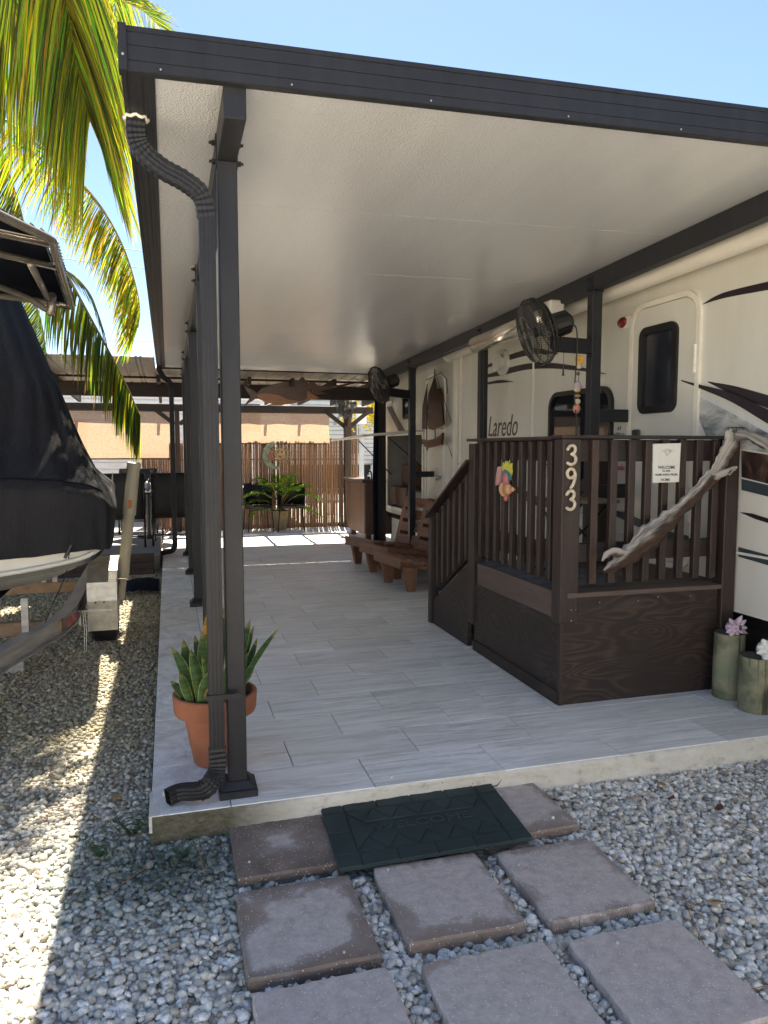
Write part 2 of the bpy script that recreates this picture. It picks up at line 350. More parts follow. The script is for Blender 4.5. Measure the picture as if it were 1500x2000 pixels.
simple('rust_metal_art', (0.0405, 0.0179, 0.0104), 0.4, 0.5, 0.5, 12, 0.1)
simple('art_verdigris', (0.20, 0.22, 0.16), 0.6, 0, 0.5, 18, 0.2)
simple('art_gold', (0.36, 0.24, 0.12), 0.5, 0.1, 0.5, 22, 0.2)
simple('art_blue', (0.06, 0.10, 0.12), 0.5, 0, 0.3, 22, 0.1)
simple('art_red', (0.28, 0.08, 0.05), 0.5, 0, 0.3, 22, 0.1)
simple('wire_cable', (0.03, 0.03, 0.035), 0.6, 0, 0.1, 20, 0)

# ---------------------------------------------------------------- mesh helpers
class MB:
    def __init__(s): s.v = []; s.f = []; s.c = []; s.uv = None
    def add(s, vs, fs, col=None):
        o = len(s.v); s.v += [tuple(v) for v in vs]; s.f += [tuple(i+o for i in f) for f in fs]
        s.c += [col]*len(fs); return s
    def box(s, x0, x1, y0, y1, z0, z1, M=None, col=None):
        vs = [Vector((x, y, z)) for z in (z0, z1) for y in (y0, y1) for x in (x0, x1)]
        if M is not None: vs = [M @ v for v in vs]
        return s.add(vs, [(0, 2, 3, 1), (4, 5, 7, 6), (0, 1, 5, 4), (2, 6, 7, 3), (0, 4, 6, 2), (1, 3, 7, 5)], col)
    def hexa(s, bot, top, col=None):
        vs = list(bot)+list(top); return s.add(vs, [(3, 2, 1, 0), (4, 5, 6, 7), (0, 1, 5, 4), (1, 2, 6, 5), (2, 3, 7, 6), (3, 0, 4, 7)], col)
    def bar(s, a, b, w, h, up=(0, 0, 1), col=None):
        a = Vector(a); b = Vector(b); d = (b-a).normalized(); u = Vector(up); sd = d.cross(u)
        if sd.length < 1e-4: sd = d.cross(Vector((0, 1, 0)))
        sd.normalize(); u = sd.cross(d).normalized()
        q = lambda p: [p+sd*x*w/2+u*y*h/2 for x, y in ((-1, -1), (1, -1), (1, 1), (-1, 1))]
        return s.hexa(q(a), q(b), col)
    def tube(s, pts, r, seg=10, cap=True, col=None, flat=None):
        pts = [Vector(p) for p in pts]; n = len(pts); rs = r if isinstance(r, (list, tuple)) else [r]*n
        t = [(pts[min(i+1, n-1)]-pts[max(i-1, 0)]).normalized() for i in range(n)]
        a = Vector((0, 0, 1)) if abs(t[0].z) < 0.9 else Vector((1, 0, 0))
        u = (a-t[0]*a.dot(t[0])).normalized(); vs = []
        for i in range(n):
            u = (u-t[i]*u.dot(t[i])).normalized(); v = t[i].cross(u)
            for k in range(seg):
                an = 2*PI*k/seg; vs.append(pts[i]+(u*math.cos(an)+v*math.sin(an)*(flat or 1))*rs[i])
        fs = [(i*seg+k, i*seg+(k+1) % seg, (i+1)*seg+(k+1) % seg, (i+1)*seg+k) for i in range(n-1) for k in range(seg)]
        if cap: fs += [tuple(reversed(range(seg))), tuple((n-1)*seg+k for k in range(seg))]
        return s.add(vs, fs, col)
    def cyl(s, a, b, r, r2=None, seg=16, col=None): return s.tube([a, b], [r, r if r2 is None else r2], seg, True, col)
    def lathe(s, c, prof, seg=24, col=None, cap=False):
        c = Vector(c); vs = []; n = len(prof)
        for r, z in prof:
            for k in range(seg): an = 2*PI*k/seg; vs.append(c+Vector((r*math.cos(an), r*math.sin(an), z)))
        fs = [(i*seg+k, i*seg+(k+1) % seg, (i+1)*seg+(k+1) % seg, (i+1)*seg+k) for i in range(n-1) for k in range(seg)]
        if cap: fs += [tuple(reversed(range(seg))), tuple((n-1)*seg+k for k in range(seg))]
        return s.add(vs, fs, col)
    def poly(s, pts, th=None, col=None):
        """flat outline given thickness vector th"""
        pts = [Vector(p) for p in pts]; n = len(pts)
        if th is None: return s.add(pts, [tuple(range(n))], col)
        th = Vector(th); vs = pts+[p+th for p in pts]
        fs = [tuple(reversed(range(n))), tuple(range(n, 2*n))]+[(i, (i+1) % n, n+(i+1) % n, n+i) for i in range(n)]
        return s.add(vs, fs, col)
    def grid(s, rows, col=None):
        m = len(rows[0]); vs = [p for r in rows for p in r]
        return s.add(vs, [(i*m+j, i*m+j+1, (i+1)*m+j+1, (i+1)*m+j) for i in range(len(rows)-1) for j in range(m-1)], col)
    def sphere(s, c, r, seg=12, rings=8, sc=(1, 1, 1), col=None):
        c = Vector(c); return s.lathe2(c, [(math.sin(PI*i/rings)*r, -math.cos(PI*i/rings)*r) for i in range(rings+1)], seg, sc, col)
    def lathe2(s, c, prof, seg, sc, col):
        vs = [c+Vector((max(r, 1e-4)*math.cos(2*PI*k/seg)*sc[0], max(r, 1e-4)*math.sin(2*PI*k/seg)*sc[1], z*sc[2])) for r, z in prof for k in range(seg)]
        n = len(prof); return s.add(vs, [(i*seg+k, i*seg+(k+1) % seg, (i+1)*seg+(k+1) % seg, (i+1)*seg+k) for i in range(n-1) for k in range(seg)], col)
    def mesh(s, name, mat, smooth=False):
        me = bpy.data.meshes.new(name); me.from_pydata(s.v, [], s.f)
        if any(c is not None for c in s.c):
            ca = me.color_attributes.new('Col', 'FLOAT_COLOR', 'CORNER'); arr = []
            for p, c in zip(me.polygons, s.c): arr += [*(c or (0.3, 0.3, 0.3)), 1.0]*p.loop_total
            ca.data.foreach_set('color', arr)
        if smooth:
            me.polygons.foreach_set('use_smooth', [True]*len(me.polygons))
        me.materials.append(MATS[mat]); me.update(); return me
    def build(s, name, mat, parent=None, smooth=False, bevel=0.0, label=None, sub=0, autosmooth=False):
        me = s.mesh(name, mat, smooth); o = bpy.data.objects.new(name, me); C.objects.link(o)
        if parent is not None: attach(o, parent)
        if bevel:
            b = o.modifiers.new('bevel', 'BEVEL'); b.width = bevel; b.segments = 1; b.limit_method = 'ANGLE'; b.angle_limit = 0.6
        if sub: m = o.modifiers.new('sub', 'SUBSURF'); m.levels = sub; m.render_levels = sub
        if autosmooth: fix_smooth(me)
        if label: o['label'] = label
        return o
def fix_smooth(me, ang=0.7):
    bm = bmesh.new(); bm.from_mesh(me)
    for f in bm.faces: f.smooth = True
    for e in bm.edges:
        if len(e.link_faces) == 2 and e.calc_face_angle(0) > ang: e.smooth = False
    bm.to_mesh(me); bm.free()
WORLD = {}
def wm(o):
    return WORLD.get(o.name, Matrix.Identity(4))
def attach(o, parent):
    o.parent = parent; o.matrix_parent_inverse = wm(parent).inverted()
def tag(o, label=None, cat=None, group=None, kind=None):
    if label: o['label'] = label
    if cat: o['category'] = cat
    if group: o['group'] = group
    if kind: o['kind'] = kind
    return o
def thing(name, label, cat, loc=(0, 0, 0), group=None):
    o = bpy.data.objects.new(name, None); o.empty_display_size = 0.1; C.objects.link(o); o.location = loc
    WORLD[o.name] = Matrix.Translation(Vector(loc)); return tag(o, label, cat, group)
def inst(src, name, parent, loc, rot=(0, 0, 0), scale=(1, 1, 1)):
    """another object on the same mesh, placed in world space under parent"""
    o = src.copy(); o.name = name; C.objects.link(o); o.location = loc; o.rotation_euler = rot; o.scale = scale
    if parent is not None: attach(o, parent)
    return o
def copy_thing(root, offset, rotz=None, label=None):
    r = root.copy(); C.objects.link(r); r.location = Vector(root.location)+Vector(offset)
    if rotz is not None: r.rotation_euler = (0, 0, rotz)
    if label: r['label'] = label
    for ch in list(root.children):
        c = ch.copy(); C.objects.link(c); c.parent = r
        for g in list(ch.children): d = g.copy(); C.objects.link(d); d.parent = c
    return r
def text_mesh(body, size, fn, extrude=0.002, shear=0.0, align='CENTER', sx=1.0, bold=0.0):
    cu = bpy.data.curves.new('t', 'FONT'); cu.body = body; cu.size = size; cu.extrude = extrude; cu.shear = shear; cu.align_x = align; cu.resolution_u = 3; cu.offset = bold
    ob = bpy.data.objects.new('t', cu); C.objects.link(ob)
    bpy.context.view_layer.update()
    me = bpy.data.meshes.new_from_object(ob.evaluated_get(bpy.context.evaluated_depsgraph_get()))
    C.objects.unlink(ob); bpy.data.objects.remove(ob)
    b = MB(); b.v = [tuple(fn(v.co.x*sx, v.co.y, v.co.z)) for v in me.vertices]; b.f = [tuple(p.vertices) for p in me.polygons]; b.c = [None]*len(b.f)
    bpy.data.meshes.remove(me); return b
def smoothline(pts, n=6):
    """Catmull-Rom through pts"""
    pts = [Vector(p) for p in pts]; out = []
    P = [pts[0]*2-pts[1]]+pts+[pts[-1]*2-pts[-2]]
    for i in range(1, len(P)-2):
        for k in range(n):
            t = k/n; a, b, c, d = P[i-1], P[i], P[i+1], P[i+2]
            out.append(0.5*((2*b)+(c-a)*t+(2*a-5*b+4*c-d)*t*t+(3*b-a-3*c+d)*t*t*t))
    out.append(pts[-1]); return out

# ================================================================= GROUND
SZ = 0.12            # top of the patio
PY0, PX0, PX1 = 2.92, -0.10, 3.40
PY1 = 13.35
g = MB(); g.add([(-150, -60, 0), (150, -60, 0), (150, 300, 0), (-150, 300, 0)], [(0, 1, 2, 3)])
tag(g.build('ground', 'gravel_bed'), kind='structure', label='pale gravel ground around the patio')
# road beyond the fence
g = MB(); g.add([(-60, 20.5, 0.006), (60, 20.5, 0.006), (60, 27, 0.006), (-60, 27, 0.006)], [(0, 1, 2, 3)])
tag(g.build('road', 'road_asphalt'), kind='structure', label='grey asphalt road beyond the bamboo fence')

PAVERS = [(0.385, 2.745, 0.375, 0.44, .0), (1.345, 2.745, 0.42, 0.44, .015), (0.380, 2.232, 0.40, 0.44, -.01), (0.868, 2.248, 0.40, 0.44, -.012), (1.335, 2.222, 0.39, 0.435, .0),
          (0.382, 1.745, 0.395, 0.44, 0.0), (0.873, 1.725, 0.40, 0.44, -.008), (1.338, 1.705, 0.395, 0.43, .0)]
PAVLAB = ['reddish square paver half stained dark, left of the green doormat', 'reddish square paver running out from under the right end of the doormat',
          'middle row paver with a dark stained rim, leftmost of its row', 'middle row paver in front of the doormat, between two others', 'middle row paver, rightmost, with a mossy left edge',
          'front row paver at the bottom edge, leftmost of three', 'front row paver at the bottom edge, middle of three', 'front row paver at the bottom edge, rightmost and nearest the open gravel']
WET = [0.12, -0.03, 0.02, -0.02, -0.025, -0.2, -0.07, -0.11]
for (x, y, wx, wy, rz), lab, wet in zip(PAVERS, PAVLAB, WET):
    b = MB(); nn = 10; zt = 0.0
    def R(u, v, z, wx=wx, wy=wy): return Vector((u*wx/2, v*wy/2, z))
    ring = []
    for (u0, v0, u1, v1) in ((-1, -1, 1, -1), (1, -1, 1, 1), (1, 1, -1, 1), (-1, 1, -1, -1)):
        for k in range(nn):
            t = k/nn; u = u0+(u1-u0)*t; v = v0+(v1-v0)*t
            j = random.uniform(-0.008, 0.005)-(0.02 if random.random() < .06 else 0); cr = 0.02 if k == 0 else 0
            ring.append((u*(1-cr+j), v*(1-cr+j)))
    n = len(ring)
    vs = [R(u, v, -0.05) for u, v in ring]+[R(u, v, -0.008) for u, v in ring]+[R(u*0.975, v*0.975, 0.0) for u, v in ring]
    fs = [(i, (i+1) % n, n+(i+1) % n, n+i) for i in range(n)]+[(n+i, n+(i+1) % n, 2*n+(i+1) % n, 2*n+i) for i in range(n)]+[tuple(range(2*n, 3*n))]
    b.add(vs, fs); o = b.build('paver', 'reddish_concrete_paver'); o.location = (x, y, 0.044); o.rotation_euler = (random.uniform(-.006, .006), random.uniform(-.006, .006), rz)
    tag(o, lab, 'paver', 'stepping pavers laid in the gravel'); o['wet'] = wet

# ---- gravel stones
def ico():
    bm = bmesh.new(); bmesh.ops.create_icosphere(bm, subdivisions=1, radius=1.0)
    v = np.array([x.co[:] for x in bm.verts]); f = np.array([[q.index for q in p.verts] for p in bm.faces]); bm.free()
    return v, f
def ico2():
    bm = bmesh.new(); bmesh.ops.create_icosphere(bm, subdivisions=2, radius=1.0)
    v = np.array([x.co[:] for x in bm.verts]); f = np.array([[q.index for q in p.verts] for p in bm.faces]); bm.free()
    return v, f
def blocked(x, y):
    m = (x > PX0-0.005) & (y > PY0-0.005) & (y < PY1+0.3)
    for (px, py, wx, wy, rz) in PAVERS:
        m |= (abs(x-px) < wx/2+0.002) & (abs(y-py) < wy/2+0.002)
    m |= (x > 0.56) & (x < 1.32) & (y > 2.46)&(y<2.95)
    return m
def scatter(name, label, x0, x1, y0, y1, sp, rmin, rmax, hi, keep=None, layers=2, zoff=0.0):
    V, F = ico2() if hi else ico()
    P = []
    for L in range(layers):
        xs = np.arange(x0, x1, sp); ys = np.arange(y0, y1, sp); X, Y = np.meshgrid(xs, ys)
        X = X.ravel()+rng.uniform(-.7, .7, X.size)*sp; Y = Y.ravel()+rng.uniform(-.7, .7, Y.size)*sp
        Z = np.full(X.size, zoff+L*rmin*0.9)+rng.uniform(-.2, .6, X.size)*rmin
        if L == 1: k = rng.random(X.size) < 0.6; X, Y, Z = X[k], Y[k], Z[k]
        P.append(np.stack([X, Y, Z], 1))
    P = np.concatenate(P); m = ~blocked(P[:, 0], P[:, 1])
    if keep is not None: m &= keep(P[:, 0], P[:, 1])
    P = P[m]; n = len(P)
    r = rmin+(rmax-rmin)*rng.random(n)**1.8
    jit = 1+rng.uniform(-.24, .24, (n, len(V), 1))
    S = np.stack([r*rng.uniform(.85, 1.35, n), r*rng.uniform(.7, 1.0, n), r*rng.uniform(.5, .85, n)], 1)
    W = V[None]*jit*S[:, None, :]
    a = rng.uniform(0, 2*np.pi, n); b = rng.uniform(-.6, .6, n)
    ca, sa, cb, sb = np.cos(a), np.sin(a), np.cos(b), np.sin(b)
    x = W[..., 0]*cb[:, None]-W[..., 2]*sb[:, None]; z = W[..., 0]*sb[:, None]+W[..., 2]*cb[:, None]; y = W[..., 1]
    X = x*ca[:, None]-y*sa[:, None]; Y = x*sa[:, None]+y*ca[:, None]
    W = np.stack([X, Y, z], -1)+P[:, None, :]
    nv = len(V); FF = (F[None]+(np.arange(n)*nv)[:, None, None]).reshape(-1, 3)
    me = bpy.data.meshes.new(name); me.vertices.add(n*nv); me.vertices.foreach_set('co', W.reshape(-1).astype(np.float32))
    me.loops.add(FF.size); me.loops.foreach_set('vertex_index', FF.reshape(-1).astype(np.int32))
    me.polygons.add(len(FF)); me.polygons.foreach_set('loop_start', np.arange(0, FF.size, 3, dtype=np.int32)); me.polygons.foreach_set('loop_total', np.full(len(FF), 3, dtype=np.int32))
    pal = np.array([(0.78, 0.76, 0.69), (0.68, 0.65, 0.58), (0.56, 0.53, 0.46), (0.84, 0.83, 0.78), (0.42, 0.39, 0.33), (0.60, 0.54, 0.44), (0.28, 0.255, 0.21)])
    pr = np.array([.24, .24, .17, .13, .10, .07, .05])
    col = pal[rng.choice(len(pal), n, p=pr)]*np.minimum(rng.uniform(.80, 1.2, (n, 1)), 1.12)
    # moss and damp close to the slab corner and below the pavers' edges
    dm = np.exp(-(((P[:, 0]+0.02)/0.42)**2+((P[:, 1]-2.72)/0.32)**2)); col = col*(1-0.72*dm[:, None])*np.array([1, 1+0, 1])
    # dirtier, browner gravel beside the boat, its shade also painted into the stones
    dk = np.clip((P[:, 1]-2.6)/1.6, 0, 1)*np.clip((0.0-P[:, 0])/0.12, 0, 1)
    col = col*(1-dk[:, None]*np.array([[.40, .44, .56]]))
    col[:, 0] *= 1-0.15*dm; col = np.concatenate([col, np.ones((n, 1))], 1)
    cl = np.repeat(col, len(F)*3, axis=0).astype(np.float32)
    ca_ = me.color_attributes.new('Col', 'FLOAT_COLOR', 'CORNER'); ca_.data.foreach_set('color', cl.reshape(-1))
    me.materials.append(MATS['gravel_stone']); 
    if hi: me.polygons.foreach_set('use_smooth', [True]*len(FF))
    me.update(); me.validate(); o = bpy.data.objects.new(name, me); C.objects.link(o)
    tag(o, label, kind='stuff'); return o
K1 = lambda x, y: (x > -0.36*y-0.35) & (x < 0.98*y+0.45)
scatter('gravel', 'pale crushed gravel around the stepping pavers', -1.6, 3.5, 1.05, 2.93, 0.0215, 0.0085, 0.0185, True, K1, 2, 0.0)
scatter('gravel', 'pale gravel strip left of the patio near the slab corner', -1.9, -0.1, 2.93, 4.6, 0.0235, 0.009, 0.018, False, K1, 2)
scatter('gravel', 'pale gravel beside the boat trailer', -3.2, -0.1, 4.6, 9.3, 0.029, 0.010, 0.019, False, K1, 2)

def loose():
    rn = random.Random(8); bm = ico(); b = MB()
    for (x, y, z) in [(.47, 2.05, .045), (.72, 2.43, .045), (1.44, 2.06, .045), (1.0, 1.53, .045), (.25, 2.62, .045), (1.28, 1.86, .045), (1.47, 2.60, .045), (.55, 1.60, .045), (2.2, 2.935, SZ), (.9, 2.99, SZ), (-.05, 3.1, SZ), (1.18, 2.33, .045)]:
        r_ = rn.uniform(.005, .009); V = [Vector((x, y, z+r_*.4))+Vector(v)*r_*rn.uniform(.75, 1.2) for v in bm[0]]; c = rn.choice([(.7, .68, .6), (.5, .47, .4), (.6, .56, .5)]); b.add(V, [tuple(f) for f in bm[1]], c)
    tag(b.build('loose_stones', 'gravel_stone'), 'a few loose gravel stones lying on the pavers and slab edge', kind='stuff')
loose()

# ================================================================= PATIO SLAB
slab = MB(); slab.box(PX0+0.004, PX1, PY0+0.004, PY1, -0.05, SZ-0.010)
slab = tag(slab.build('patio_floor', 'grout'), kind='structure', label='raised patio floor of grey wood look tiles')
def tilemesh(wx, wy, mat):
    b = MB(); b.box(-wx/2+0.002, wx/2-0.002, -wy/2+0.002, wy/2-0.002, -0.009, 0)
    me = b.mesh('tile', mat); return me
TM = {}
def put_tile(x0, x1, y0, y1, mat='wood_look_tile'):
    key = (round(x1-x0, 3), round(y1-y0, 3), mat)
    if key not in TM: TM[key] = tilemesh(x1-x0, y1-y0, mat)
    o = bpy.data.objects.new('tile', TM[key]); C.objects.link(o)
    o.location = ((x0+x1)/2, (y0+y1)/2, SZ-0.0005+random.uniform(0, .0008)); o.parent = slab
    if key[0] > .15 and key[1] > .15:
        b = o.modifiers.new('bevel', 'BEVEL'); b.width = 0.0015; b.segments = 1
rows = []; y = PY0; k = 0
far = MB()
while y < PY1-0.01:
    y1 = min(y+0.305, PY1); off = 0.21 if k % 2 == 0 else 0.51; x = 0.21
    xs = [0.21]+[off+0.6*j for j in range(0, 8) if 0.22 < off+0.6*j < PX1-0.02]+[PX1]
    for a_, b_ in zip(xs[:-1], xs[1:]):
        if y < 9.6: put_tile(a_, b_, y, y1)
        else: far.box(a_+.002, b_-.002, y+.002, y1-.002, SZ-0.009, SZ)
    y = y1; k += 1
y = PY0; first = True
while y < PY1-0.01:
    y1 = min(y+(0.46 if first else 0.6), PY1); first = False
    if y < 10.5: put_tile(PX0, 0.21, y, y1, 'stone_look_tile')
    else: far.box(PX0, 0.208, y+.002, y1-.002, SZ-0.009, SZ)
    y = y1
o = far.build('tile', 'wood_look_tile', slab); o['kind'] = 'stuff'; o['label'] = 'far rows of grey floor tiles'
# rough plaster front edge
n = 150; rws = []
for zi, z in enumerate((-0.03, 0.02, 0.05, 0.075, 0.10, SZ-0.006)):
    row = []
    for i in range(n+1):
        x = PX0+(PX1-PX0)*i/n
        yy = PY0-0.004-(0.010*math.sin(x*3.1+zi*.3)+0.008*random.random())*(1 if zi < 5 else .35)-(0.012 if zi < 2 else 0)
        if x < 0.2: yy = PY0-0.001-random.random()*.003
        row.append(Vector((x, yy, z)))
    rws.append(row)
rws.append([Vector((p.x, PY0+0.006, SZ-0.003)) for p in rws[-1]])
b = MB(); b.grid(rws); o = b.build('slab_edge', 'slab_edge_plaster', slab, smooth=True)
b = MB(); b.grid([[Vector((PX0, yy, -0.03)) for yy in np.linspace(PY0, PY1, 12)], [Vector((PX0-0.002, yy, SZ-0.01)) for yy in np.linspace(PY0, PY1, 12)]]); b.build('slab_edge', 'slab_edge_plaster', slab)
# white corner strip
b = MB(); b.box(PX0-0.006, PX0+0.006, PY0-0.006, PY0+0.22, 0.055, SZ+0.002); b.box(PX0-0.004, PX0+0.035, PY0-0.002, PY0+0.10, SZ+0.0005, SZ+0.0022)
b.build('corner_strip', 'white_plastic', slab)

# ================================================================= PATIO COVER
cover = thing('patio_cover', 'charcoal aluminium patio cover with white embossed ceiling on square posts', 'patio cover', (0, 2.62, 0))
RY0, RY1 = 2.62, 10.35
def cz(x, y):
    u = x/2.9; v = (y-RY0)/(RY1-RY0)
    return (2.765*(1-u)+2.83*u)*(1-v)+(2.612*(1-u)+2.605*u)*v
RX0, RX1 = -0.012, 3.95
ycuts = [RY0, 3.83, 5.03, 6.23, 7.43, 8.63, 9.83, RY1]
for a_, b_ in zip(ycuts[:-1], ycuts[1:]):
    b = MB(); nx = 6
    bot = [[Vector((RX0+(RX1-RX0)*i/nx, yy, cz(RX0+(RX1-RX0)*i/nx, yy))) for i in range(nx+1)] for yy in (a_+0.003, b_-0.003)]
    b.grid(bot); b.grid([[p+Vector((0, 0, 0.075)) for p in r] for r in reversed(bot)])
    b.grid([[bot[0][i] for i in range(nx+1)], [bot[0][i]+Vector((0, 0, .075)) for i in range(nx+1)]][::-1]); b.grid([[bot[1][i] for i in range(nx+1)], [bot[1][i]+Vector((0, 0, .075)) for i in range(nx+1)]])
    b.build('ceiling_panel', 'embossed_ceiling_sheet', cover)
b = MB(); b.grid([[Vector((x, yy, cz(x, yy)+0.03)) for x in np.linspace(RX0, RX1, 8)] for yy in np.linspace(RY0+.01, RY1-.01, 10)]); b.build('panel_joint', 'white_plastic', cover)
# front fascia: three lapped faces with grooves
def fz(x): return 2.752+(x+0.118)*0.0206
b = MB(); xa, xb = -0.118, 4.0; H = 0.137
prof = [(0.0, 0.0), (-0.005, 0.003), (-0.0055, 0.031), (-0.003, 0.0325), (-0.0055, 0.034), (-0.0055, 0.078), (-0.0025, 0.0795), (-0.0055, 0.081), (-0.0055, 0.118), (-0.003, 0.1195), (-0.007, 0.122), (-0.007, 0.137), (0.03, 0.139), (0.03, 0.0)]
b.grid([[Vector((x, RY0+p[0], fz(x)+p[1])) for p in prof+[prof[0]]] for x in (xa, 1, 2, 3, xb)])
b.build('front_fascia', 'charcoal_coated_aluminium', cover)
b = MB(); b.box(xa-0.004, xa+0.022, RY0-0.014, RY0+0.03, fz(xa)-0.002, fz(xa)+0.141)
b.build('corner_cap', 'charcoal_coated_aluminium', cover)
b = MB()
for dx in (0.012, .125, .55, 1.05, 1.6, 2.1): 
    x = xa+dx; b.sphere((x, RY0-0.010, fz(x)+(0.012 if dx > .02 else 0.09)), 0.0035, 8, 5)
b.sphere((xa+.01, RY0-0.015, fz(xa)+0.045), 0.0045, 8, 5); b.build('fascia_screws', 'trailer_aluminium', cover)
# gutter on the left side
b = MB(); gp = [(-0.012, 0.0), (-0.012, -0.002), (-0.030, -0.003), (-0.033, 0.001), (-0.052, 0.001), (-0.055, -0.003), (-0.078, -0.003), (-0.081, 0.001), (-0.100, 0.001), (-0.103, -0.003), (-0.118, 0.0), (-0.121, 0.05), (-0.124, 0.14), (-0.11, 0.145), (-0.107, 0.02), (-0.014, 0.02), (-0.014, 0.10), (-0.0125, 0.10), (-0.0125, 0)]
b.grid([[Vector((p[0], yy, cz(0, yy)-0.004+p[1])) for p in gp] for yy in (RY0+0.031, 5, 8, RY1)])
b.build('gutter', 'charcoal_coated_aluminium', cover)
b = MB(); b.box(-0.12, 4, RY1, RY1+0.03, cz(0, RY1)-0.02, cz(0, RY1)+0.10); b.build('rear_fascia', 'charcoal_coated_aluminium', cover)
# long beams
def longbeam(x, w_, y0, y1, h, mat='charcoal_coated_aluminium'):
    b = MB(); rows_ = []
    for yy in (y0, y1):
        t = cz(x, yy)-0.002; rows_.append([Vector((x-w_/2, yy, t-h)), Vector((x+w_/2, yy, t-h)), Vector((x+w_/2, yy, t)), Vector((x-w_/2, yy, t))])
    b.hexa(rows_[0], rows_[1]); return b.build('beam', mat, cover, bevel=0.004)
XL, XR = 0.245, 2.90
longbeam(XL, 0.076, 2.652, RY1-0.02, 0.108); longbeam(XR, 0.076, RY0+0.05, RY1-0.02, 0.125)
def post(x, y, base=True, zb=SZ, name='post'):
    top = cz(x, y)-(0.110 if x < 1 else 0.127)
    b = MB(); b.box(x-0.038, x+0.038, y-0.038, y+0.038, zb, top); p = b.build(name, 'charcoal_coated_aluminium', cover, bevel=0.004)
    if base:
        b = MB(); b.hexa([Vector((x+sx*.078, y+sy*.078, zb+0.0005)) for sx, sy in ((-1, -1), (1, -1), (1, 1), (-1, 1))], [Vector((x+sx*.078, y+sy*.078, zb+.032)) for sx, sy in ((-1, -1), (1, -1), (1, 1), (-1, 1))])
        b.hexa([Vector((x+sx*.072, y+sy*.072, zb+.033)) for sx, sy in ((-1, -1), (1, -1), (1, 1), (-1, 1))], [Vector((x+sx*.046, y+sy*.046, zb+.062)) for sx, sy in ((-1, -1), (1, -1), (1, 1), (-1, 1))])
        b.build('base_plate', 'charcoal_coated_aluminium', p, bevel=0.003)
    for sx in (-1, 1):
        b = MB(); b.box(x+sx*.039-.003, x+sx*.039+.003, y-0.03, y+0.03, top-0.02, top+0.10)
        for dz in (0.005, 0.075):
            b.cyl((x+sx*.040, y, top+dz), (x+sx*.056, y, top+dz), 0.011, seg=6); b.cyl((x+sx*.056, y, top+dz), (x+sx*.066, y, top+dz), 0.006, seg=8)
        b.build('bolt_bracket', 'dark_aluminium_plain', p)
    return p
for yy in (3.05, 5.0, 6.90, 8.68, 10.2): post(XL if yy < 4 else 0.235, yy)
for yy in (4.69, 6.62, 8.76, 10.25): post(XR, yy)
# downspouts
def rect_tube(pts, w_, d_, name, mat, parent, rib=0.0, up=(0, 1, 0), corr=True):
    pts = [Vector(p) for p in pts]; n = len(pts); b = MB(); ring = []
    sh = []
    m = 4
    for (x0, y0, x1, y1) in ((-1, -1, 1, -1), (1, -1, 1, 1), (1, 1, -1, 1), (-1, 1, -1, -1)):
        for k in range(m*2):
            t = k/(m*2); x = x0+(x1-x0)*t; y = y0+(y1-y0)*t; s_ = 1-(0.05 if (k % 2 == 1 and corr) else 0)-(0.05 if k == 0 else 0); sh.append((x*s_, y*s_))
    k = len(sh); prev = None; rows_ = []
    for i in range(n):
        t = (pts[min(i+1, n-1)]-pts[max(i-1, 0)]).normalized(); v = Vector(up); v = (v-t*v.dot(t)).normalized(); u = t.cross(v)
        s_ = 1+(rib if i % 2 else 0)
        rows_.append([pts[i]+u*x*w_/2*s_+v*y*d_/2*s_ for x, y in sh]+[pts[i]+u*sh[0][0]*w_/2*s_+v*sh[0][1]*d_/2*s_])
    b.grid(rows_); return b.build(name, mat, parent)
def downspout(px_top, yt, xb, zb, endx, endy, ztop, sc=1.0, straps=()):
    w_, d_ = 0.062*sc, 0.048*sc
    top = Vector((px_top, yt, ztop)); ds = rect_tube([Vector((xb, yt+0.03, ztop-0.30)), Vector((xb, yt+0.03, zb+0.20))], w_, d_, 'downspout', 'dark_aluminium_plain', cover)
    S = smoothline([top+Vector((0, 0, 0.03)), top+Vector((0, 0, -0.05)), top+Vector((0.02, 0, -0.10)), top+Vector(((xb-px_top)*0.35, 0.01, -0.15)), top+Vector(((xb-px_top)*0.68, .02, -0.185)), top+Vector(((xb-px_top)*0.93, .03, -0.23)), Vector((xb, yt+.03, ztop-0.31))], 7)
    rect_tube(S, w_*1.06, d_*1.06, 'elbow', 'dark_aluminium_plain', ds, rib=0.09)
    S = smoothline([Vector((xb, yt+.03, zb+0.22)), Vector((xb, yt+.03, zb+0.14)), Vector((xb-0.018, yt+.02, zb+0.095)), Vector((xb-0.06, yt-0.0, zb+0.062)), (endx+0.05, endy+0.02, zb+0.045), (endx, endy, zb+0.038)], 8)
    rect_tube(S[:26], w_*1.06, d_*1.06, 'elbow', 'dark_aluminium_plain', ds, rib=0.09)
    rect_tube(S[24:], w_*0.99, d_*0.99, 'outlet', 'dark_aluminium_plain', ds)
    for z in straps:
        b = MB(); b.box(xb-0.034, xb+0.075, yt-0.002, yt+0.003, z-0.010, z+0.010); b.box(xb-0.037, xb-0.033, yt, yt+0.058, z-0.010, z+0.010)
        b.poly([(xb+0.075, yt-.002, z-.014), (xb+.088, yt-.002, z-.012), (xb+.098, yt-.002, z), (xb+.088, yt-.002, z+.012), (xb+.075, yt-.002, z+.014)], (0, 0.005, 0))
        st = b.build('strap', 'charcoal_coated_aluminium', ds)
    return ds
ds = downspout(-0.083, 2.965, 0.163, SZ, -0.035, 2.985, 2.735, straps=(0.555,))
b = MB(); b.tube([(-0.083+0.04*math.cos(t)*(1+.1*math.sin(5*t)), 2.965+0.034*math.sin(t), 2.748+.004*math.sin(7*t)) for t in np.linspace(0, 2*PI, 30)], 0.006, 6); b.build('sealant_ring', 'cream_trim', ds)
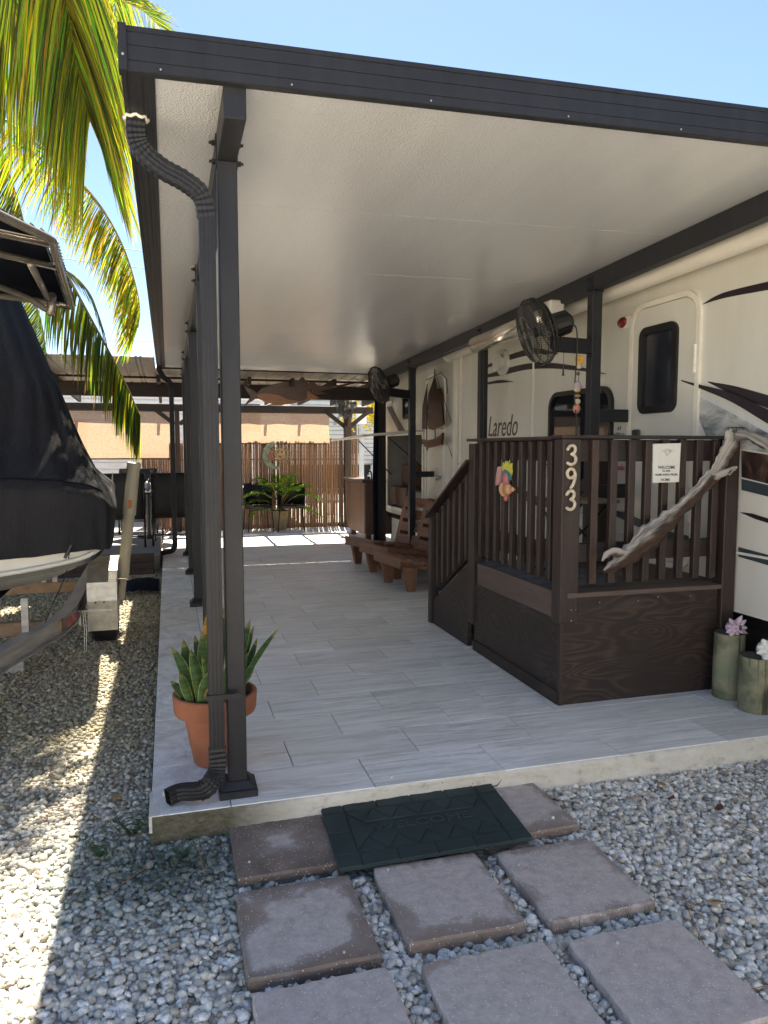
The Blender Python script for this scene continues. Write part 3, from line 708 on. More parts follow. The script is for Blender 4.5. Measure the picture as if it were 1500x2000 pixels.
downspout(-0.083, 10.2, 0.06, SZ, -0.25, 10.05, 2.62)

# ================================================================= CAMPER
RVX = 3.20
rv = thing('camper_trailer', 'cream travel trailer with brown swoosh graphics beside the patio', 'trailer', (4.4, 5, 0))
def D(px, py, e=0.0025): return atX(px, py, RVX-e)
OY0, OY1, OZ0, OZ1 = 9.21, 10.82, 0.68, 1.73
Z0, Z1, YN, YF = 0.585, 3.12, 0.2, 11.05
b = MB()
def wallq(ya, yb, za, zb): b.add([(RVX, ya, za), (RVX, yb, za), (RVX, yb, zb), (RVX, ya, zb)], [(0, 1, 2, 3)])
wallq(YN, OY0, Z0, Z1); wallq(OY1, YF, Z0, Z1); wallq(OY0, OY1, Z0, OZ0); wallq(OY0, OY1, OZ1, Z1)
b.add([(RVX, YN, Z0), (5.6, YN, Z0), (5.6, YN, Z1), (RVX, YN, Z1)], [(3, 2, 1, 0)]); b.add([(RVX, YF, Z0), (5.6, YF, Z0), (5.6, YF, Z1), (RVX, YF, Z1)], [(0, 1, 2, 3)])
b.add([(RVX, YN, Z1), (5.6, YN, Z1), (5.6, YF, Z1), (RVX, YF, Z1)], [(0, 1, 2, 3)]); b.add([(RVX, YN, Z0), (5.6, YN, Z0), (5.6, YF, Z0), (RVX, YF, Z0)], [(3, 2, 1, 0)]); b.add([(5.6, YN, Z0), (5.6, YF, Z0), (5.6, YF, Z1), (5.6, YN, Z1)], [(0, 1, 2, 3)])
b.build('body', 'cream_gelcoat', rv)
# the trailer's wooden skirt and underside
b = MB(); b.box(3.26, 3.30, 0.2, 4.0, 0.10, 0.50); b.build('skirt_board', 'dark_stained_rail', rv)
b = MB(); b.box(3.30, 3.34, 7.0, 11.0, 0.1, 0.585); b.build('skirt_board', 'cream_trim', rv)
b = MB(); b.box(3.24, 3.32, 0.2, 11.0, 0.50, 0.582); b.build('chassis_rail', 'black_metal', rv)
b = MB(); b.box(RVX-.012, RVX, YN, 8.0, 0.93, 0.945); b.box(RVX-.006, RVX, YN, 8.0, 0.585, 0.60); b.build('belt_moulding', 'cream_trim', rv, bevel=0.003)
# corner trim strips between front and rear sections
b = MB(); b.box(RVX-0.02, RVX, 7.86, 7.92, Z0, 2.62); b.box(RVX-0.035, RVX, 7.98, 8.04, Z0, 2.6); b.box(RVX-.012, RVX, 8.10, 8.13, Z0, 2.62); b.build('corner_trim', 'cream_trim', rv, bevel=0.004)
b = MB()
for k in range(24): b.sphere((RVX-0.021, 7.89, .66+k*.08), .005, 6, 4)
for k in range(22): b.sphere((RVX-0.013, 8.115, .66+k*.088), .004, 6, 4)
o = b.build('trim_screws', 'steel', rv); o['kind'] = 'stuff'
b = MB()
b.box(RVX-.0035, RVX, 6.15, 6.185, Z0, Z1)
b.build('panel_seam', 'cream_trim', rv)
# rounded-rectangle outline in the (y,z) plane of the wall
def rr(ya, yb, za, zb, r, n=6):
    out = []
    for cy, cz_, a0 in ((yb-r, zb-r, 0), (ya+r, zb-r, PI/2), (ya+r, za+r, PI), (yb-r, za+r, 1.5*PI)):
        for k in range(n+1): a = a0+PI/2*k/n; out.append((cy+r*math.cos(a), cz_+r*math.sin(a)))
    return out
def frame_yz(ya, yb, za, zb, r, wd, x0, x1, name, mat, parent):
    o_ = rr(ya, yb, za, zb, r); i_ = rr(ya+wd, yb-wd, za+wd, zb-wd, max(r-wd, 0.01)); n = len(o_)
    b = MB(); L = lambda pts, x: [Vector((x, p[0], p[1])) for p in pts]
    vs = L(o_, x0)+L(o_, x1)+L(i_, x1)+L(i_, x0)
    b.add(vs, [(k*n+i, k*n+(i+1) % n, ((k+1) % 4)*n+(i+1) % n, ((k+1) % 4)*n+i) for k in range(4) for i in range(n)])
    return b.build(name, mat, parent, autosmooth=True)
def slab_yz(ya, yb, za, zb, r, x0, x1, name, mat, parent):
    b = MB(); b.poly([(x0, p[0], p[1]) for p in rr(ya, yb, za, zb, r)], (x1-x0, 0, 0)); return b.build(name, mat, parent)
def door(ya, yb, za, zb, rad=0.13):
    frame_yz(ya-0.04, yb+0.04, za-0.04, zb+0.04, rad+.03, 0.035, RVX, RVX-0.022, 'door_frame', 'cream_trim', rv)
    return slab_yz(ya, yb, za, zb, rad, RVX, RVX-0.014, 'door', 'cream_gelcoat', rv)
dA = D(1371, 640); dB = D(1235, 640)
dy0, dy1, dzt = dA.y+0.035, dB.y-0.035, D(1345, 580).z
d1 = door(dy0, dy1, 0.80, dzt)
wy0, wy1 = D(1330, 640).y, D(1256, 640).y; wz0, wz1 = D(1300, 806).z, D(1300, 632).z
frame_yz(wy0, wy1, wz0, wz1, 0.07, 0.05, RVX-0.014, RVX-0.034, 'window_frame', 'black_plastic', d1)
slab_yz(wy0+.045, wy1-.045, wz0+.045, wz1-.045, 0.03, RVX-0.014, RVX-0.018, 'window_pane', 'dark_window_glass', d1)
b = MB()
for z0_ in (2.02, 1.30, 1.08):
    for k in range(4): b.cyl((RVX-0.022, dy0-0.005, z0_+k*0.045), (RVX-0.022, dy0-0.005, z0_+k*0.045+0.042), 0.011, seg=8)
b.box(RVX-0.02, RVX, dy0-0.022, dy0-0.004, 0.8, dzt-0.13); b.build('hinge', 'cream_trim', d1)
b = MB(); b.box(RVX-0.035, RVX-.014, dy1-0.12, dy1-0.03, 1.55, 1.68); b.box(RVX-0.05, RVX-.03, dy1-0.10, dy1-0.05, 1.58, 1.62); b.build('handle', 'black_plastic', d1, bevel=.01)
# second entry door further back
d2 = door(8.42, 9.02, 0.80, 2.42)
b = MB(); b.cyl((RVX-0.014, 8.5, 1.19), (RVX-0.05, 8.5, 1.19), 0.02); b.sphere((RVX-0.065, 8.5, 1.19), 0.035); b.build('door_knob', 'steel', d2, smooth=True)
# side window behind the front post
wA, wB = D(1199, 800), D(1076, 800)
frame_yz(wA.y, wB.y, 1.22, 2.02, 0.14, 0.035, RVX, RVX-0.03, 'window_frame', 'black_plastic', rv)
wf = slab_yz(wA.y+.03, wB.y-.03, 1.25, 1.99, 0.11, RVX, RVX-0.008, 'window_pane', 'clear_dark_glass', rv)
b = MB(); b.box(RVX-0.02, RVX-.008, wA.y+.3, wA.y+.325, 1.25, 1.99); b.box(RVX-0.02, RVX-.008, wA.y+.03, wB.y-.03, 1.60, 1.62); b.build('window_mullion', 'black_plastic', rv)
frame_yz(9.75, 10.05, 1.95, 2.32, 0.05, 0.03, RVX, RVX-0.02, 'window_frame', 'black_plastic', rv)
slab_yz(9.78, 10.02, 1.98, 2.29, 0.03, RVX, RVX-0.006, 'window_pane', 'clear_dark_glass', rv)
# awning roll and its end cap
aw = MB(); A0, A1 = atX(1176, 583, 3.06), atX(1500, 448, 3.06)
aw.tube([(3.075, 1.2, 2.71), (3.075, 3.2, 2.70), (3.085, 5.0, 2.665), (3.085, 6.6, 2.63), (3.09, 7.95, 2.60)], [0.066, 0.066, 0.064, 0.064, 0.064], 20)
awn = aw.build('awning_roll', 'awning_fabric', rv, smooth=True)
b = MB(); b.tube([(3.09, 7.95, 2.60), (3.09, 8.00, 2.60), (3.09, 8.03, 2.60)], [0.078, 0.08, 0.06], 16); b.build('end_cap', 'white_plastic', awn, smooth=True)
b = MB(); b.box(3.10, 3.2, 1.2, 7.95, 2.72, 2.76); b.build('awning_rail', 'white_plastic', rv)
# oval marker light, round vent, outlet, handle
def oval(px, py, ry, rz_, dep, name, mat, parent=rv, ring=None):
    c = D(px, py, 0); b = MB()
    b.lathe2(Vector((0, 0, 0)), [(0, dep), (0.6, dep*.92), (0.9, dep*.6), (1.0, 0)], 20, (1, 1, 1), None)
    b.v = [(c.x-z, c.y+x*ry, c.z+y_*rz_) for x, y_, z in b.v]; o = b.build(name, mat, parent, smooth=True); return o
o = oval(1225, 629, 0.085, 0.048, 0.012, 'marker_base', 'cream_trim'); oval(1218, 630, 0.06, 0.040, 0.03, 'marker_lens', 'red_lens')
c = D(985, 708, 0); b = MB(); b.cyl((RVX, c.y, c.z), (RVX-0.03, c.y, c.z), 0.125, seg=24); b.cyl((RVX-.03, c.y, c.z), (RVX-0.09, c.y, c.z), 0.07, 0.09, seg=20); vt = b.build('round_vent', 'white_plastic', rv)
b = MB()
for k in range(-3, 4): b.box(RVX-0.094, RVX-0.089, c.y-.07+abs(k)*.008, c.y+.07-abs(k)*.008, c.z+k*0.022-.004, c.z+k*0.022+.004)
b.build('vent_slat', 'cream_trim', vt)
# graphics
def decal(pts, mat='brown_decal', name='swoosh_stripe', e=0.0025):
    b = MB(); q = [D(x, y, e) for x, y in pts]; b.add(q, [tuple(range(len(q)))]); return b.build(name, mat, rv)
def band(top, bot, mat='brown_decal', e=0.0025, n=10, name='swoosh_stripe'):
    T = smoothline([(x, y, 0) for x, y in top], n); B = smoothline([(x, y, 0) for x, y in bot], n)
    b = MB(); b.grid([[D(t.x, t.y, e), D(q.x, q.y, e)] for t, q in zip(T, B)]); return b.build(name, mat, rv)
band([(1372, 594), (1400, 577), (1440, 564), (1560, 536)], [(1372, 595), (1400, 586), (1440, 577), (1560, 556)])
band([(935, 722), (965, 706), (1000, 691), (1045, 680), (1090, 690)], [(935, 724), (965, 714), (1000, 702), (1045, 692), (1090, 692)])
band([(937, 737), (980, 722), (1030, 710), (1080, 709), (1130, 716), (1184, 730)], [(937, 740), (980, 733), (1030, 722), (1080, 720), (1130, 724), (1184, 731)])
band([(937, 752), (960, 745), (980, 742), (1003, 745)], [(937, 754), (960, 750), (980, 748), (1003, 746)])
band([(1330, 742), (1370, 752), (1430, 768), (1500, 800), (1560, 828)], [(1330, 744), (1370, 760), (1430, 786), (1500, 828), (1560, 860)], e=0.016)
band([(1383, 745), (1430, 753), (1480, 766), (1560, 790)], [(1383, 747), (1430, 770), (1480, 790), (1560, 820)])
band([(1366, 765), (1420, 790), (1500, 832), (1560, 866)], [(1366, 775), (1420, 802), (1500, 846), (1560, 880)], 'pale_decal', 0.003)
decal([(1366, 775), (1420, 802), (1500, 846), (1560, 880), (1560, 905), (1500, 885), (1400, 868), (1378, 850), (1366, 820)], 'printed_clouds', 'cloud_print', 0.0035)
decal([(1448, 880), (1500, 888), (1560, 900), (1560, 962), (1500, 945), (1448, 932)], 'printed_rocks', 'rock_print', 0.003)
decal([(1448, 935), (1560, 962), (1560, 985), (1448, 957)], 'green_grey_decal', 'side_stripe'); decal([(1448, 932), (1560, 958), (1560, 961), (1448, 935)], 'pale_decal', 'side_stripe', .003)
decal([(1444, 1000), (1470, 1003), (1560, 1032), (1560, 1040), (1475, 1014)], 'brown_decal')
decal([(1442, 1068), (1560, 1100), (1560, 1122), (1442, 1087)], 'green_grey_decal', 'side_stripe'); decal([(1105, 1000), (1235, 1000), (1235, 1004), (1200, 1003)], 'green_grey_decal', 'side_stripe')
decal([(1160, 985), (1230, 1005), (1300, 1036), (1410, 1062), (1410, 1076), (1300, 1052), (1230, 1022)], 'green_grey_decal', 'side_stripe', 0.016)
decal([(945, 925), (1000, 945), (1080, 985), (1130, 1010), (1130, 1020), (1080, 997), (1000, 958)], 'brown_decal')
decal([(872, 862), (885, 892), (896, 905), (896, 910), (884, 897)], 'brown_decal')
decal([(755, 795), (765, 793), (780, 822), (792, 842), (778, 842), (768, 822)], 'brown_decal')
# model lettering
L0, L1 = D(952, 866), D(1022, 822)
ex = Vector((0, -1, 0)); ez = Vector((0, 0, 1))
tm = text_mesh('Laredo', 0.30, lambda x, y_, z: Vector((RVX-0.001-z*0.5, L0.y-x, D(955, 861).z+y_+0.045)), 0.004, 0.28, 'LEFT', 0.80)
tm.build('lettering', 'brown_decal', rv)
c = D(1208, 843); tm = text_mesh('elkhorn', 0.05, lambda x, y_, z: Vector((RVX-0.001-z*.5, c.y-x, c.z+y_)), 0.002, 0.3); 
tm = text_mesh('All', 0.045, lambda x, y_, z: Vector((RVX-0.001-z*.5, c.y-x, c.z+y_+.01)), 0.002, 0.3); tm.build('lettering', 'green_grey_decal', rv)
tm = text_mesh('edition', 0.05, lambda x, y_, z: Vector((RVX-0.001-z*.5, c.y-x, c.z+y_-.035)), 0.002, 0.3); tm.build('lettering', 'green_grey_decal', rv)
c = D(1210, 918); tm = text_mesh('Laredo', 0.06, lambda x, y_, z: Vector((RVX-0.0155-z*.5, c.y-x, c.z+y_)), 0.002, 0.2, sx=.9, bold=.001); tm.build('lettering', 'red_print', rv)
# outdoor kitchen recess with its lifted hatch
b = MB(); X2 = RVX+0.55
for q in ([(RVX, OY0, OZ0), (X2, OY0, OZ0), (X2, OY1, OZ0), (RVX, OY1, OZ0)], [(RVX, OY0, OZ1), (X2, OY0, OZ1), (X2, OY1, OZ1), (RVX, OY1, OZ1)], [(X2, OY0, OZ0), (X2, OY1, OZ0), (X2, OY1, OZ1), (X2, OY0, OZ1)], [(RVX, OY0, OZ0), (X2, OY0, OZ0), (X2, OY0, OZ1), (RVX, OY0, OZ1)], [(RVX, OY1, OZ0), (X2, OY1, OZ0), (X2, OY1, OZ1), (RVX, OY1, OZ1)]): b.add(q, [(0, 1, 2, 3)])
kit = b.build('kitchen_recess', 'concrete_deck', rv)
frame_yz(OY0-.04, OY1+.04, OZ0-.04, OZ1+.04, 0.06, 0.045, RVX, RVX-0.015, 'hatch_frame', 'cream_trim', rv)
b = MB(); b.box(RVX+.05, X2-.01, OY0+.02, 10.0, 0.70, 0.95); b.build('fridge_drawer', 'steel', kit, bevel=.006)
b = MB(); b.box(RVX+.04, X2-.01, 10.03, OY1-.02, 0.70, 0.98); b.box(RVX+.2, X2-.01, 10.1, OY1-.05, .99, 1.30); b.build('cupboard', 'cabinet_timber', kit, bevel=.006)
b = MB(); b.box(RVX+.15, X2-.02, OY0+.03, 9.45, 1.30, 1.32); b.box(RVX+.15, X2-.02, OY0+.03, 9.45, .985, 1.0)
for k in range(4): b.cyl((RVX+.25, OY0+.1+.08*k, 1.0), (RVX+.25, OY0+.1+.08*k, 1.08+.03*(k % 2)), .03, seg=10)
b.build('shelf', 'black_plastic', kit); 
b = MB(); b.lathe((RVX+.3, 9.36, 1.0), [(.0, 0), (.05, 0), (.06, .07), (.04, .14), (.0, .15)], 14); b.sphere((RVX+.28, 9.33, 1.14), .035); b.build('ornament', 'white_shell', kit, smooth=True)
h0, h1 = atX(612, 862, 2.33), atX(850, 838, 2.33)
b = MB(); hz = 1.665
b.hexa([Vector((2.36, 11.0, 1.647)), Vector((2.36, 9.15, 1.695)), Vector((RVX-.01, 9.15, 1.76)), Vector((RVX-.01, 11.0, 1.74))], [Vector((2.36, 11.0, 1.672)), Vector((2.36, 9.15, 1.722)), Vector((RVX-.01, 9.15, 1.79)), Vector((RVX-.01, 11.0, 1.77))])
b.build('raised_hatch', 'white_plastic', rv, bevel=.005)
b = MB(); b.cyl((2.75, 10.85, 1.66), (RVX+.02, 10.7, 1.15), .009, seg=8); b.cyl((2.75, 9.3, 1.69), (RVX+.02, 9.3, 1.3), .009, seg=8); b.build('gas_strut', 'black_metal', rv)
b = MB(); b.box(RVX-.02, RVX, 8.98, 9.06, 1.52, 1.62); b.box(RVX-.03, RVX, 9.12, 9.17, 1.60, 1.66); b.build('outlet_box', 'black_plastic', rv)

# support brackets from the posts to the trailer wall, wires, heater
b = MB(); b.box(XR+.038, RVX+.0-.004, 4.665, 4.715, 1.735, 1.825); b.build('wall_bracket', 'dark_aluminium_plain', cover, bevel=.003)
b = MB(); b.box(XR+.038, RVX-.004, 4.665, 4.715, 1.19, 1.29); b.build('wall_bracket', 'dark_aluminium_plain', cover, bevel=.003)
b = MB(); b.box(XR+.038, RVX-.004, 8.735, 8.785, 1.19, 1.26); b.build('wall_bracket', 'dark_aluminium_plain', cover, bevel=.003)
ht = thing('tube_heater', 'long shiny chrome tube heater mounted under the beam behind the fan', 'heater', (2.9, 6, 2.5))
b = MB(); b.tube([(2.80, 5.25, 2.545), (2.80, 6.56, 2.515)], 0.075, 20); b.build('reflector_tube', 'chrome', ht, smooth=True)
b = MB(); b.box(2.775, 2.90, 5.10, 5.25, 2.49, 2.66); b.build('control_box', 'white_plastic', ht, bevel=.015)
b = MB(); b.tube(smoothline([(2.86, 6.53, 2.5), (2.87, 6.54, 2.2), (2.88, 6.55, 1.8), (2.87, 6.56, 1.2), (2.88, 6.56, .9)], 4), 0.006, 6); b.build('power_cord', 'black_wire', ht)

# ---- fans
def fan(c, n, R, label, arm_to, cord=True, grp='wall fans on the patio posts'):
    c = Vector(c); n = Vector(n).normalized(); t = thing('wall_fan', label, 'fan', tuple(c), grp)
    a = Vector((0, 0, 1)); u = (a-n*a.dot(n)).normalized(); v = n.cross(u)
    def ring(r, d, th, k=28): return [c+n*d+(u*math.cos(x)+v*math.sin(x))*r for x in np.linspace(0, 2*PI, k)]
    b = MB()
    for r, d in ((R, -0.015), (R, 0.03), (R*.86, .065), (R*.6, .085), (R*.3, .092), (R*.86, -.055), (R*.6, -.08), (R*.35, -.09)): b.tube(ring(r, d, 1), 0.003, 5, False)
    m = 84
    for k in range(m):
        an = 2*PI*k/m; q = lambda r, d: c+n*d+(u*math.cos(an)+v*math.sin(an))*r
        b.tube([q(R*.12, .093), q(R*.5, .09), q(R*.86, .065), q(R, .02), q(R*.98, -.02), q(R*.86, -.055), q(R*.5, -.085), q(R*.2, -.09)], 0.0018, 4, False)
    b.build('wire_cage', 'black_wire', t)
    b = MB()
    for k in range(3):
        an = 2*PI*k/3+.4; e1 = u*math.cos(an)+v*math.sin(an); e2 = -u*math.sin(an)+v*math.cos(an)
        rows_ = []
        for i in range(6):
            r = R*(.15+.75*i/5); wd = R*(.16+.30*math.sin(PI*min(1, i/5*.85+.1))); rows_.append([c+e1*r+e2*wd*s_+n*(0.03*s_) for s_ in (-.5, 0, .6)])
        b.grid(rows_)
    b.build('fan_blades', 'dark_fan_blade', t, smooth=True)
    b = MB(); b.cyl(c-n*.03, c+n*.03, R*.15, seg=14); b.build('hub', 'black_plastic', t)
    b = MB(); b.tube([c-n*.09, c-n*.11, c-n*.22, c-n*.25], [R*.22, R*.38, R*.36, R*.2], 16); b.build('motor_housing', 'black_plastic', t, smooth=False)
    b = MB(); s0 = c-n*.13-Vector((0, 0, R*.55)); e_ = Vector(arm_to)
    b.bar(s0, e_, 0.05, 0.10); b.cyl(c-n*.14-Vector((0, 0, R*.3)), s0-Vector((0, 0, .03)), .035, seg=10); b.box(e_.x-.01, e_.x+.008, e_.y-.03, e_.y+.03, e_.z-.07, e_.z+.07); b.build('mounting_arm', 'dark_aluminium_plain', t, bevel=.003)
    if cord:
        b = MB(); p0 = c-n*.2-Vector((0, 0, R*.3)); b.tube([p0, p0-Vector((0, 0, .24))], .0018, 5); b.cyl(p0-Vector((0, 0, .24)), p0-Vector((0, 0, .29)), .005, .009, seg=8); b.build('pull_cord', 'black_wire', t)
        b = MB(); b.tube(smoothline([c-n*.22-Vector((0, 0, .03)), c-n*.29-Vector((0, 0, .06)), c-n*.3-Vector((0, 0, .25)), c-n*.30-Vector((0, -.02, .5)), c-n*.31-Vector((0, 0, .75)), c-n*.29-Vector((0, 0, 1.1))], 5), .005, 6); b.build('power_cord', 'black_wire', t)
    return t
fan((2.42, 4.62, 2.335), (-1, 0.14, -0.34), 0.225, 'black wire cage fan nearest the camera, on the post behind the porch', (2.86, 4.66, 2.255))
fan((2.44, 8.62, 2.30), (-1, 0.05, -0.34), 0.225, 'black wire cage fan on the second post, above the slatted benches', (2.86, 8.74, 2.20), False)
fan((2.95, 12.6, 2.26), (-1, -0.5, -.3), 0.2, 'distant black fan on the wooden pergola post by the yellow tree', (3.08, 12.95, 2.16), False)

# ================================================================= PORCH
por = thing('entry_porch', 'dark stained wooden entry porch with railing and side stairs at the trailer door', 'porch', (2.6, 4.2, SZ))
QX0, QX1, QY0, QY1, QZ = 2.06, 3.19, 3.60, 4.80, 0.752
# boards of the deck
yy = QY0-0.02
for k in range(9):
    b = MB(); b.box(QX0+.03, QX1, yy+.002, yy+.133, QZ-.026, QZ); b.build('deck_board', 'composite_deck_board', por, bevel=.002); yy += .1355
# skirts
b = MB(); b.box(QX0+.012, QX1-.10, QY0+.0, QY0+.018, SZ, QZ-.03); b.build('front_skirt', 'dark_stained_plywood', por)
b = MB(); b.box(QX0, QX0+.018, QY0+.02, QY1, SZ+.06, .60); b.build('side_skirt', 'dark_stained_plywood', por)
b = MB(); b.box(QX0-.012, QX0+.016, QY0+.01, QY1+.0, SZ+.001, SZ+.075); b.build('skirt_kickboard', 'dark_stained_plywood', por)
b = MB(); b.box(QX0-.008, QX0+.014, QY0-.008, QY0+.02, SZ+.001, .60); b.build('corner_trim', 'dark_stained_board', por)
b = MB(); b.box(QX0-.004, QX0+.028, QY0+.075, QY1-.05, .600, QZ-.002); b.build('side_fascia', 'composite_fascia_board', por, bevel=.003)
b = MB(); b.box(QX0+.1, QX1, QY1, QY1+.02, SZ, QZ-.03); b.build('rear_skirt', 'dark_stained_plywood', por)
# posts
def pp(x0, x1, y0, y1, z0, z1, name='post', mat='dark_stained_board'):
    b = MB(); b.box(x0, x1, y0, y1, z0, z1); return b.build(name, mat, por, bevel=.004)
RTZ = 1.60
pp(2.045, 2.155, 3.585, 3.685, .585, RTZ); pp(3.10, 3.19, 3.575, 3.665, SZ, RTZ)
pp(2.045, 2.115, 4.80, 4.90, .30, RTZ-.02); pp(2.16, 2.2, 4.80, 4.9, QZ, RTZ-.02)
# rails
b = MB(); b.box(2.155, 3.10, 3.635, 3.672, 1.475, 1.595); b.build('top_rail', 'dark_stained_rail', por, bevel=.003)
b = MB(); b.box(2.155, 3.10, 3.635, 3.672, .915, 1.02); b.build('bottom_rail', 'dark_stained_rail', por, bevel=.003)
b = MB(); b.box(2.03, 3.20, 3.57, 3.70, RTZ+.001, RTZ+.020); b.build('rail_cap', 'dark_stained_rail', por, bevel=.003)
b = MB(); b.box(2.035, 2.14, 3.701, 4.92, RTZ-.004, RTZ+.015); b.build('rail_cap', 'dark_stained_board', por, bevel=.003)
b = MB(); b.box(2.095, 2.13, 3.686, 4.80, 1.475, 1.595); b.build('top_rail', 'dark_stained_board', por, bevel=.003)
b = MB(); b.box(2.095, 2.13, 3.686, 4.80, .90, 1.0); b.build('bottom_rail', 'dark_stained_board', por, bevel=.003)
bal = None
for k, px in enumerate((1160, 1197, 1232, 1264, 1297, 1331, 1363.5, 1396)):
    x = atY(px, 870, 3.62).x
    if bal is None or k in (0, 1, 2):
        b = MB(); b.box(-.0215, .0215, -.018, .018, 0, .80); bal = b.build('baluster', 'reddish_stained_board' if k < 1 else 'dark_stained_board', None, bevel=.003); bal.location = (x, 3.616, .795); attach(bal, por)
    else: inst(bal, 'baluster', por, (x, 3.616, .795+random.uniform(-.006, .006)))
b = MB(); b.box(-.018, .018, -.0215, .0215, 0, .79); bs = None
for k in range(9):
    y = 3.76+k*.121
    if bs is None: bs = b.build('baluster', 'dark_stained_board', None, bevel=.003); bs.location = (2.076, y, .80); attach(bs, por)
    else: inst(bs, 'baluster', por, (2.076, y, .80))
b = MB()
for (x, z) in ((2.115, .66), (2.142, .66), (2.115, .60)): b.sphere((x, 3.584, z), .004, 6, 4)
for x in (2.3, 2.55, 2.68, 2.9): b.sphere((x, 3.598, .70-random.random()*.02), .004, 6, 4)
b.build('screws', 'steel', por)
# stairs go down towards the back
nst = 3
for k in range(nst):
    z = QZ-(k+1)*.158; y0 = QY1+.02+k*.27
    b = MB(); b.box(2.08, 3.15, y0, y0+.29, z-.03, z); b.build('stair_tread', 'composite_deck_board', por, bevel=.003)
    b = MB(); b.box(2.08, 3.15, y0+.27, y0+.285, z-.155, z-.031); b.build('stair_riser', 'dark_stained_plywood', por)
b = MB(); b.poly([(2.05, 4.90, SZ), (2.05, 5.72, SZ), (2.05, 5.72, SZ+.10), (2.05, 5.62, SZ+.20), (2.05, 4.90, .72)], (.03, 0, 0)); b.build('stringer', 'dark_stained_plywood', por)
pp(2.03, 2.10, 5.63, 5.70, SZ, .98)
b = MB(); b.bar((2.065, 4.88, 1.46), (2.065, 5.76, .985), .10, .022); b.build('handrail', 'dark_stained_board', por, bevel=.003)
b = MB(); b.bar((2.10, 4.88, 1.39), (2.10, 5.66, .975), .03, .09); b.bar((2.10, 4.88, .86), (2.10, 5.66, .42), .03, .09); b.build('stair_rail', 'dark_stained_board', por)
for k in range(6):
    y = 4.97+k*.118; zt = 1.405-(y-4.88)*.54; zb_ = .80-(y-4.88)*.54
    b = MB(); b.box(2.052, 2.086, y-.02, y+.02, zb_, zt); b.build('baluster', 'dark_stained_board', por, bevel=.003)
# fence-like rail on the other side of the stairs
b = MB(); b.bar((3.12, 4.88, 1.40), (3.12, 5.70, .95), .04, .08); b.bar((3.12, 4.9, SZ+.6), (3.12, 4.9, 1.5), .08, .08, (0, 1, 0)); b.build('handrail', 'dark_stained_board', por)

# numerals
def numeral(ch, px, py, s, label):
    y = 3.578; c = atY(px, py, y)
    if ch == '3': pts = [(-.42, .62), (-.15, .95), (.25, .93), (.42, .62), (.30, .25), (.0, .10), (.30, -.02), (.50, -.35), (.38, -.75), (.0, -.95), (-.40, -.80)]
    else: pts = [(.02, -.95), (.28, -.55), (.45, 0.0), (.47, .45), (.25, .88), (-.08, .95), (-.38, .72), (-.42, .38), (-.22, .08), (.10, .06), (.40, .30)]
    P = smoothline([c+Vector((x*s, -.006, z*s)) for x, z in pts], 4)
    b = MB(); b.tube(P, s*.17, 8, flat=None)
    for e in (P[0], P[-1]): b.sphere(e, s*.17, 8, 6)
    o = b.build('house_numeral', 'cream_numeral', None, smooth=True); tag(o, label, 'house number', 'house numerals on the porch post')
numeral('3', 1115, 889, .053, 'top cream numeral 3 on the dark porch post')
numeral('9', 1114, 934, .053, 'cream numeral 9 in the middle of the porch post')
numeral('3', 1113, 977, .053, 'lowest cream numeral 3 on the dark porch post')

# welcome plaque
pl = thing('welcome_plaque', 'white rectangular welcome plaque with printed lettering on the front railing', 'sign', tuple(atY(1300, 905, 3.59)))
yv = 3.592; q = [atY(x, y_, yv) for x, y_ in ((1275, 943), (1326, 941.5), (1330, 865.5), (1276, 867))]
b = MB(); b.poly(q, (0, .006, 0)); b.build('board', 'white_plaque', pl)
cx = atY(1302, 905, yv)
def ptxt(s, size, px, py):
    c = atY(px, py, yv-.001); tm = text_mesh(s, size, lambda x, y_, z: Vector((c.x+x, c.y-z*.4, c.z+y_)), .0012, bold=.0004); tm.build('lettering', 'plaque_print', pl)
ptxt('WELCOME', .0235, 1302, 915.5); ptxt('TO OUR', .014, 1301, 921.5); ptxt('HOME AWAY FROM', .0165, 1301, 929); ptxt('HOME', .0215, 1299.5, 939.5)
b = MB(); c = atY(1303, 884, yv-.001)
for a0 in np.linspace(-1.2, 1.2, 9): b.tube([c+Vector((0, 0, -.018)), c+Vector((math.sin(a0)*.018, 0, math.cos(a0)*.012)), c+Vector((math.sin(a0)*.042, 0, math.cos(a0)*.026))], [.002, .003, .001], 5)
b.sphere(c+Vector((0, -.002, 0)), .016, 10, 6, (1, .3, .8)); b.build('shell_relief', 'plaque_relief', pl, smooth=True)

# colourful conch ornament on the side railing
cn = thing('shell_ornament', 'painted conch ornament with yellow and teal fan on the side railing', 'ornament', tuple(atX(990, 937, 2.05)))
def SX(px, py, e=0.0): return atX(px, py, 2.048-e)
b = MB(); sp = [(985, 912), (986, 903), (990, 908), (991, 900), (994, 906), (996, 901), (998, 909), (1001, 905), (1001, 914), (1002, 920), (1000, 930), (992, 932), (984, 925)]
b.poly([SX(x, y_) for x, y_ in sp], (-.014, 0, 0), (0.62, 0.55, 0.08)); b.build('fan_tip', 'tinted_paint', cn)
b = MB(); b.poly([SX(x, y_, .012) for x, y_ in [(983, 922), (988, 917), (994, 921), (999, 928), (1000, 937), (994, 940), (986, 935)]], (-.012, 0, 0), (.05, .20, .20)); b.build('teal_band', 'tinted_paint', cn)
b = MB(); b.sphere(SX(989, 937, .02), .03, 12, 8, (.7, 1.0, 1.6), (.50, .14, .16)); b.build('red_body', 'tinted_paint', cn, smooth=True)
b = MB(); b.poly([SX(x, y_, .004) for x, y_ in [(977, 912), (983, 911), (984, 925), (980, 945), (973, 948), (974, 930)]], (-.02, 0, 0), (.55, .30, .28)); b.build('pink_flap', 'tinted_paint', cn)
b = MB(); c0 = SX(985, 955, .02); c1 = SX(1006, 956, .02)
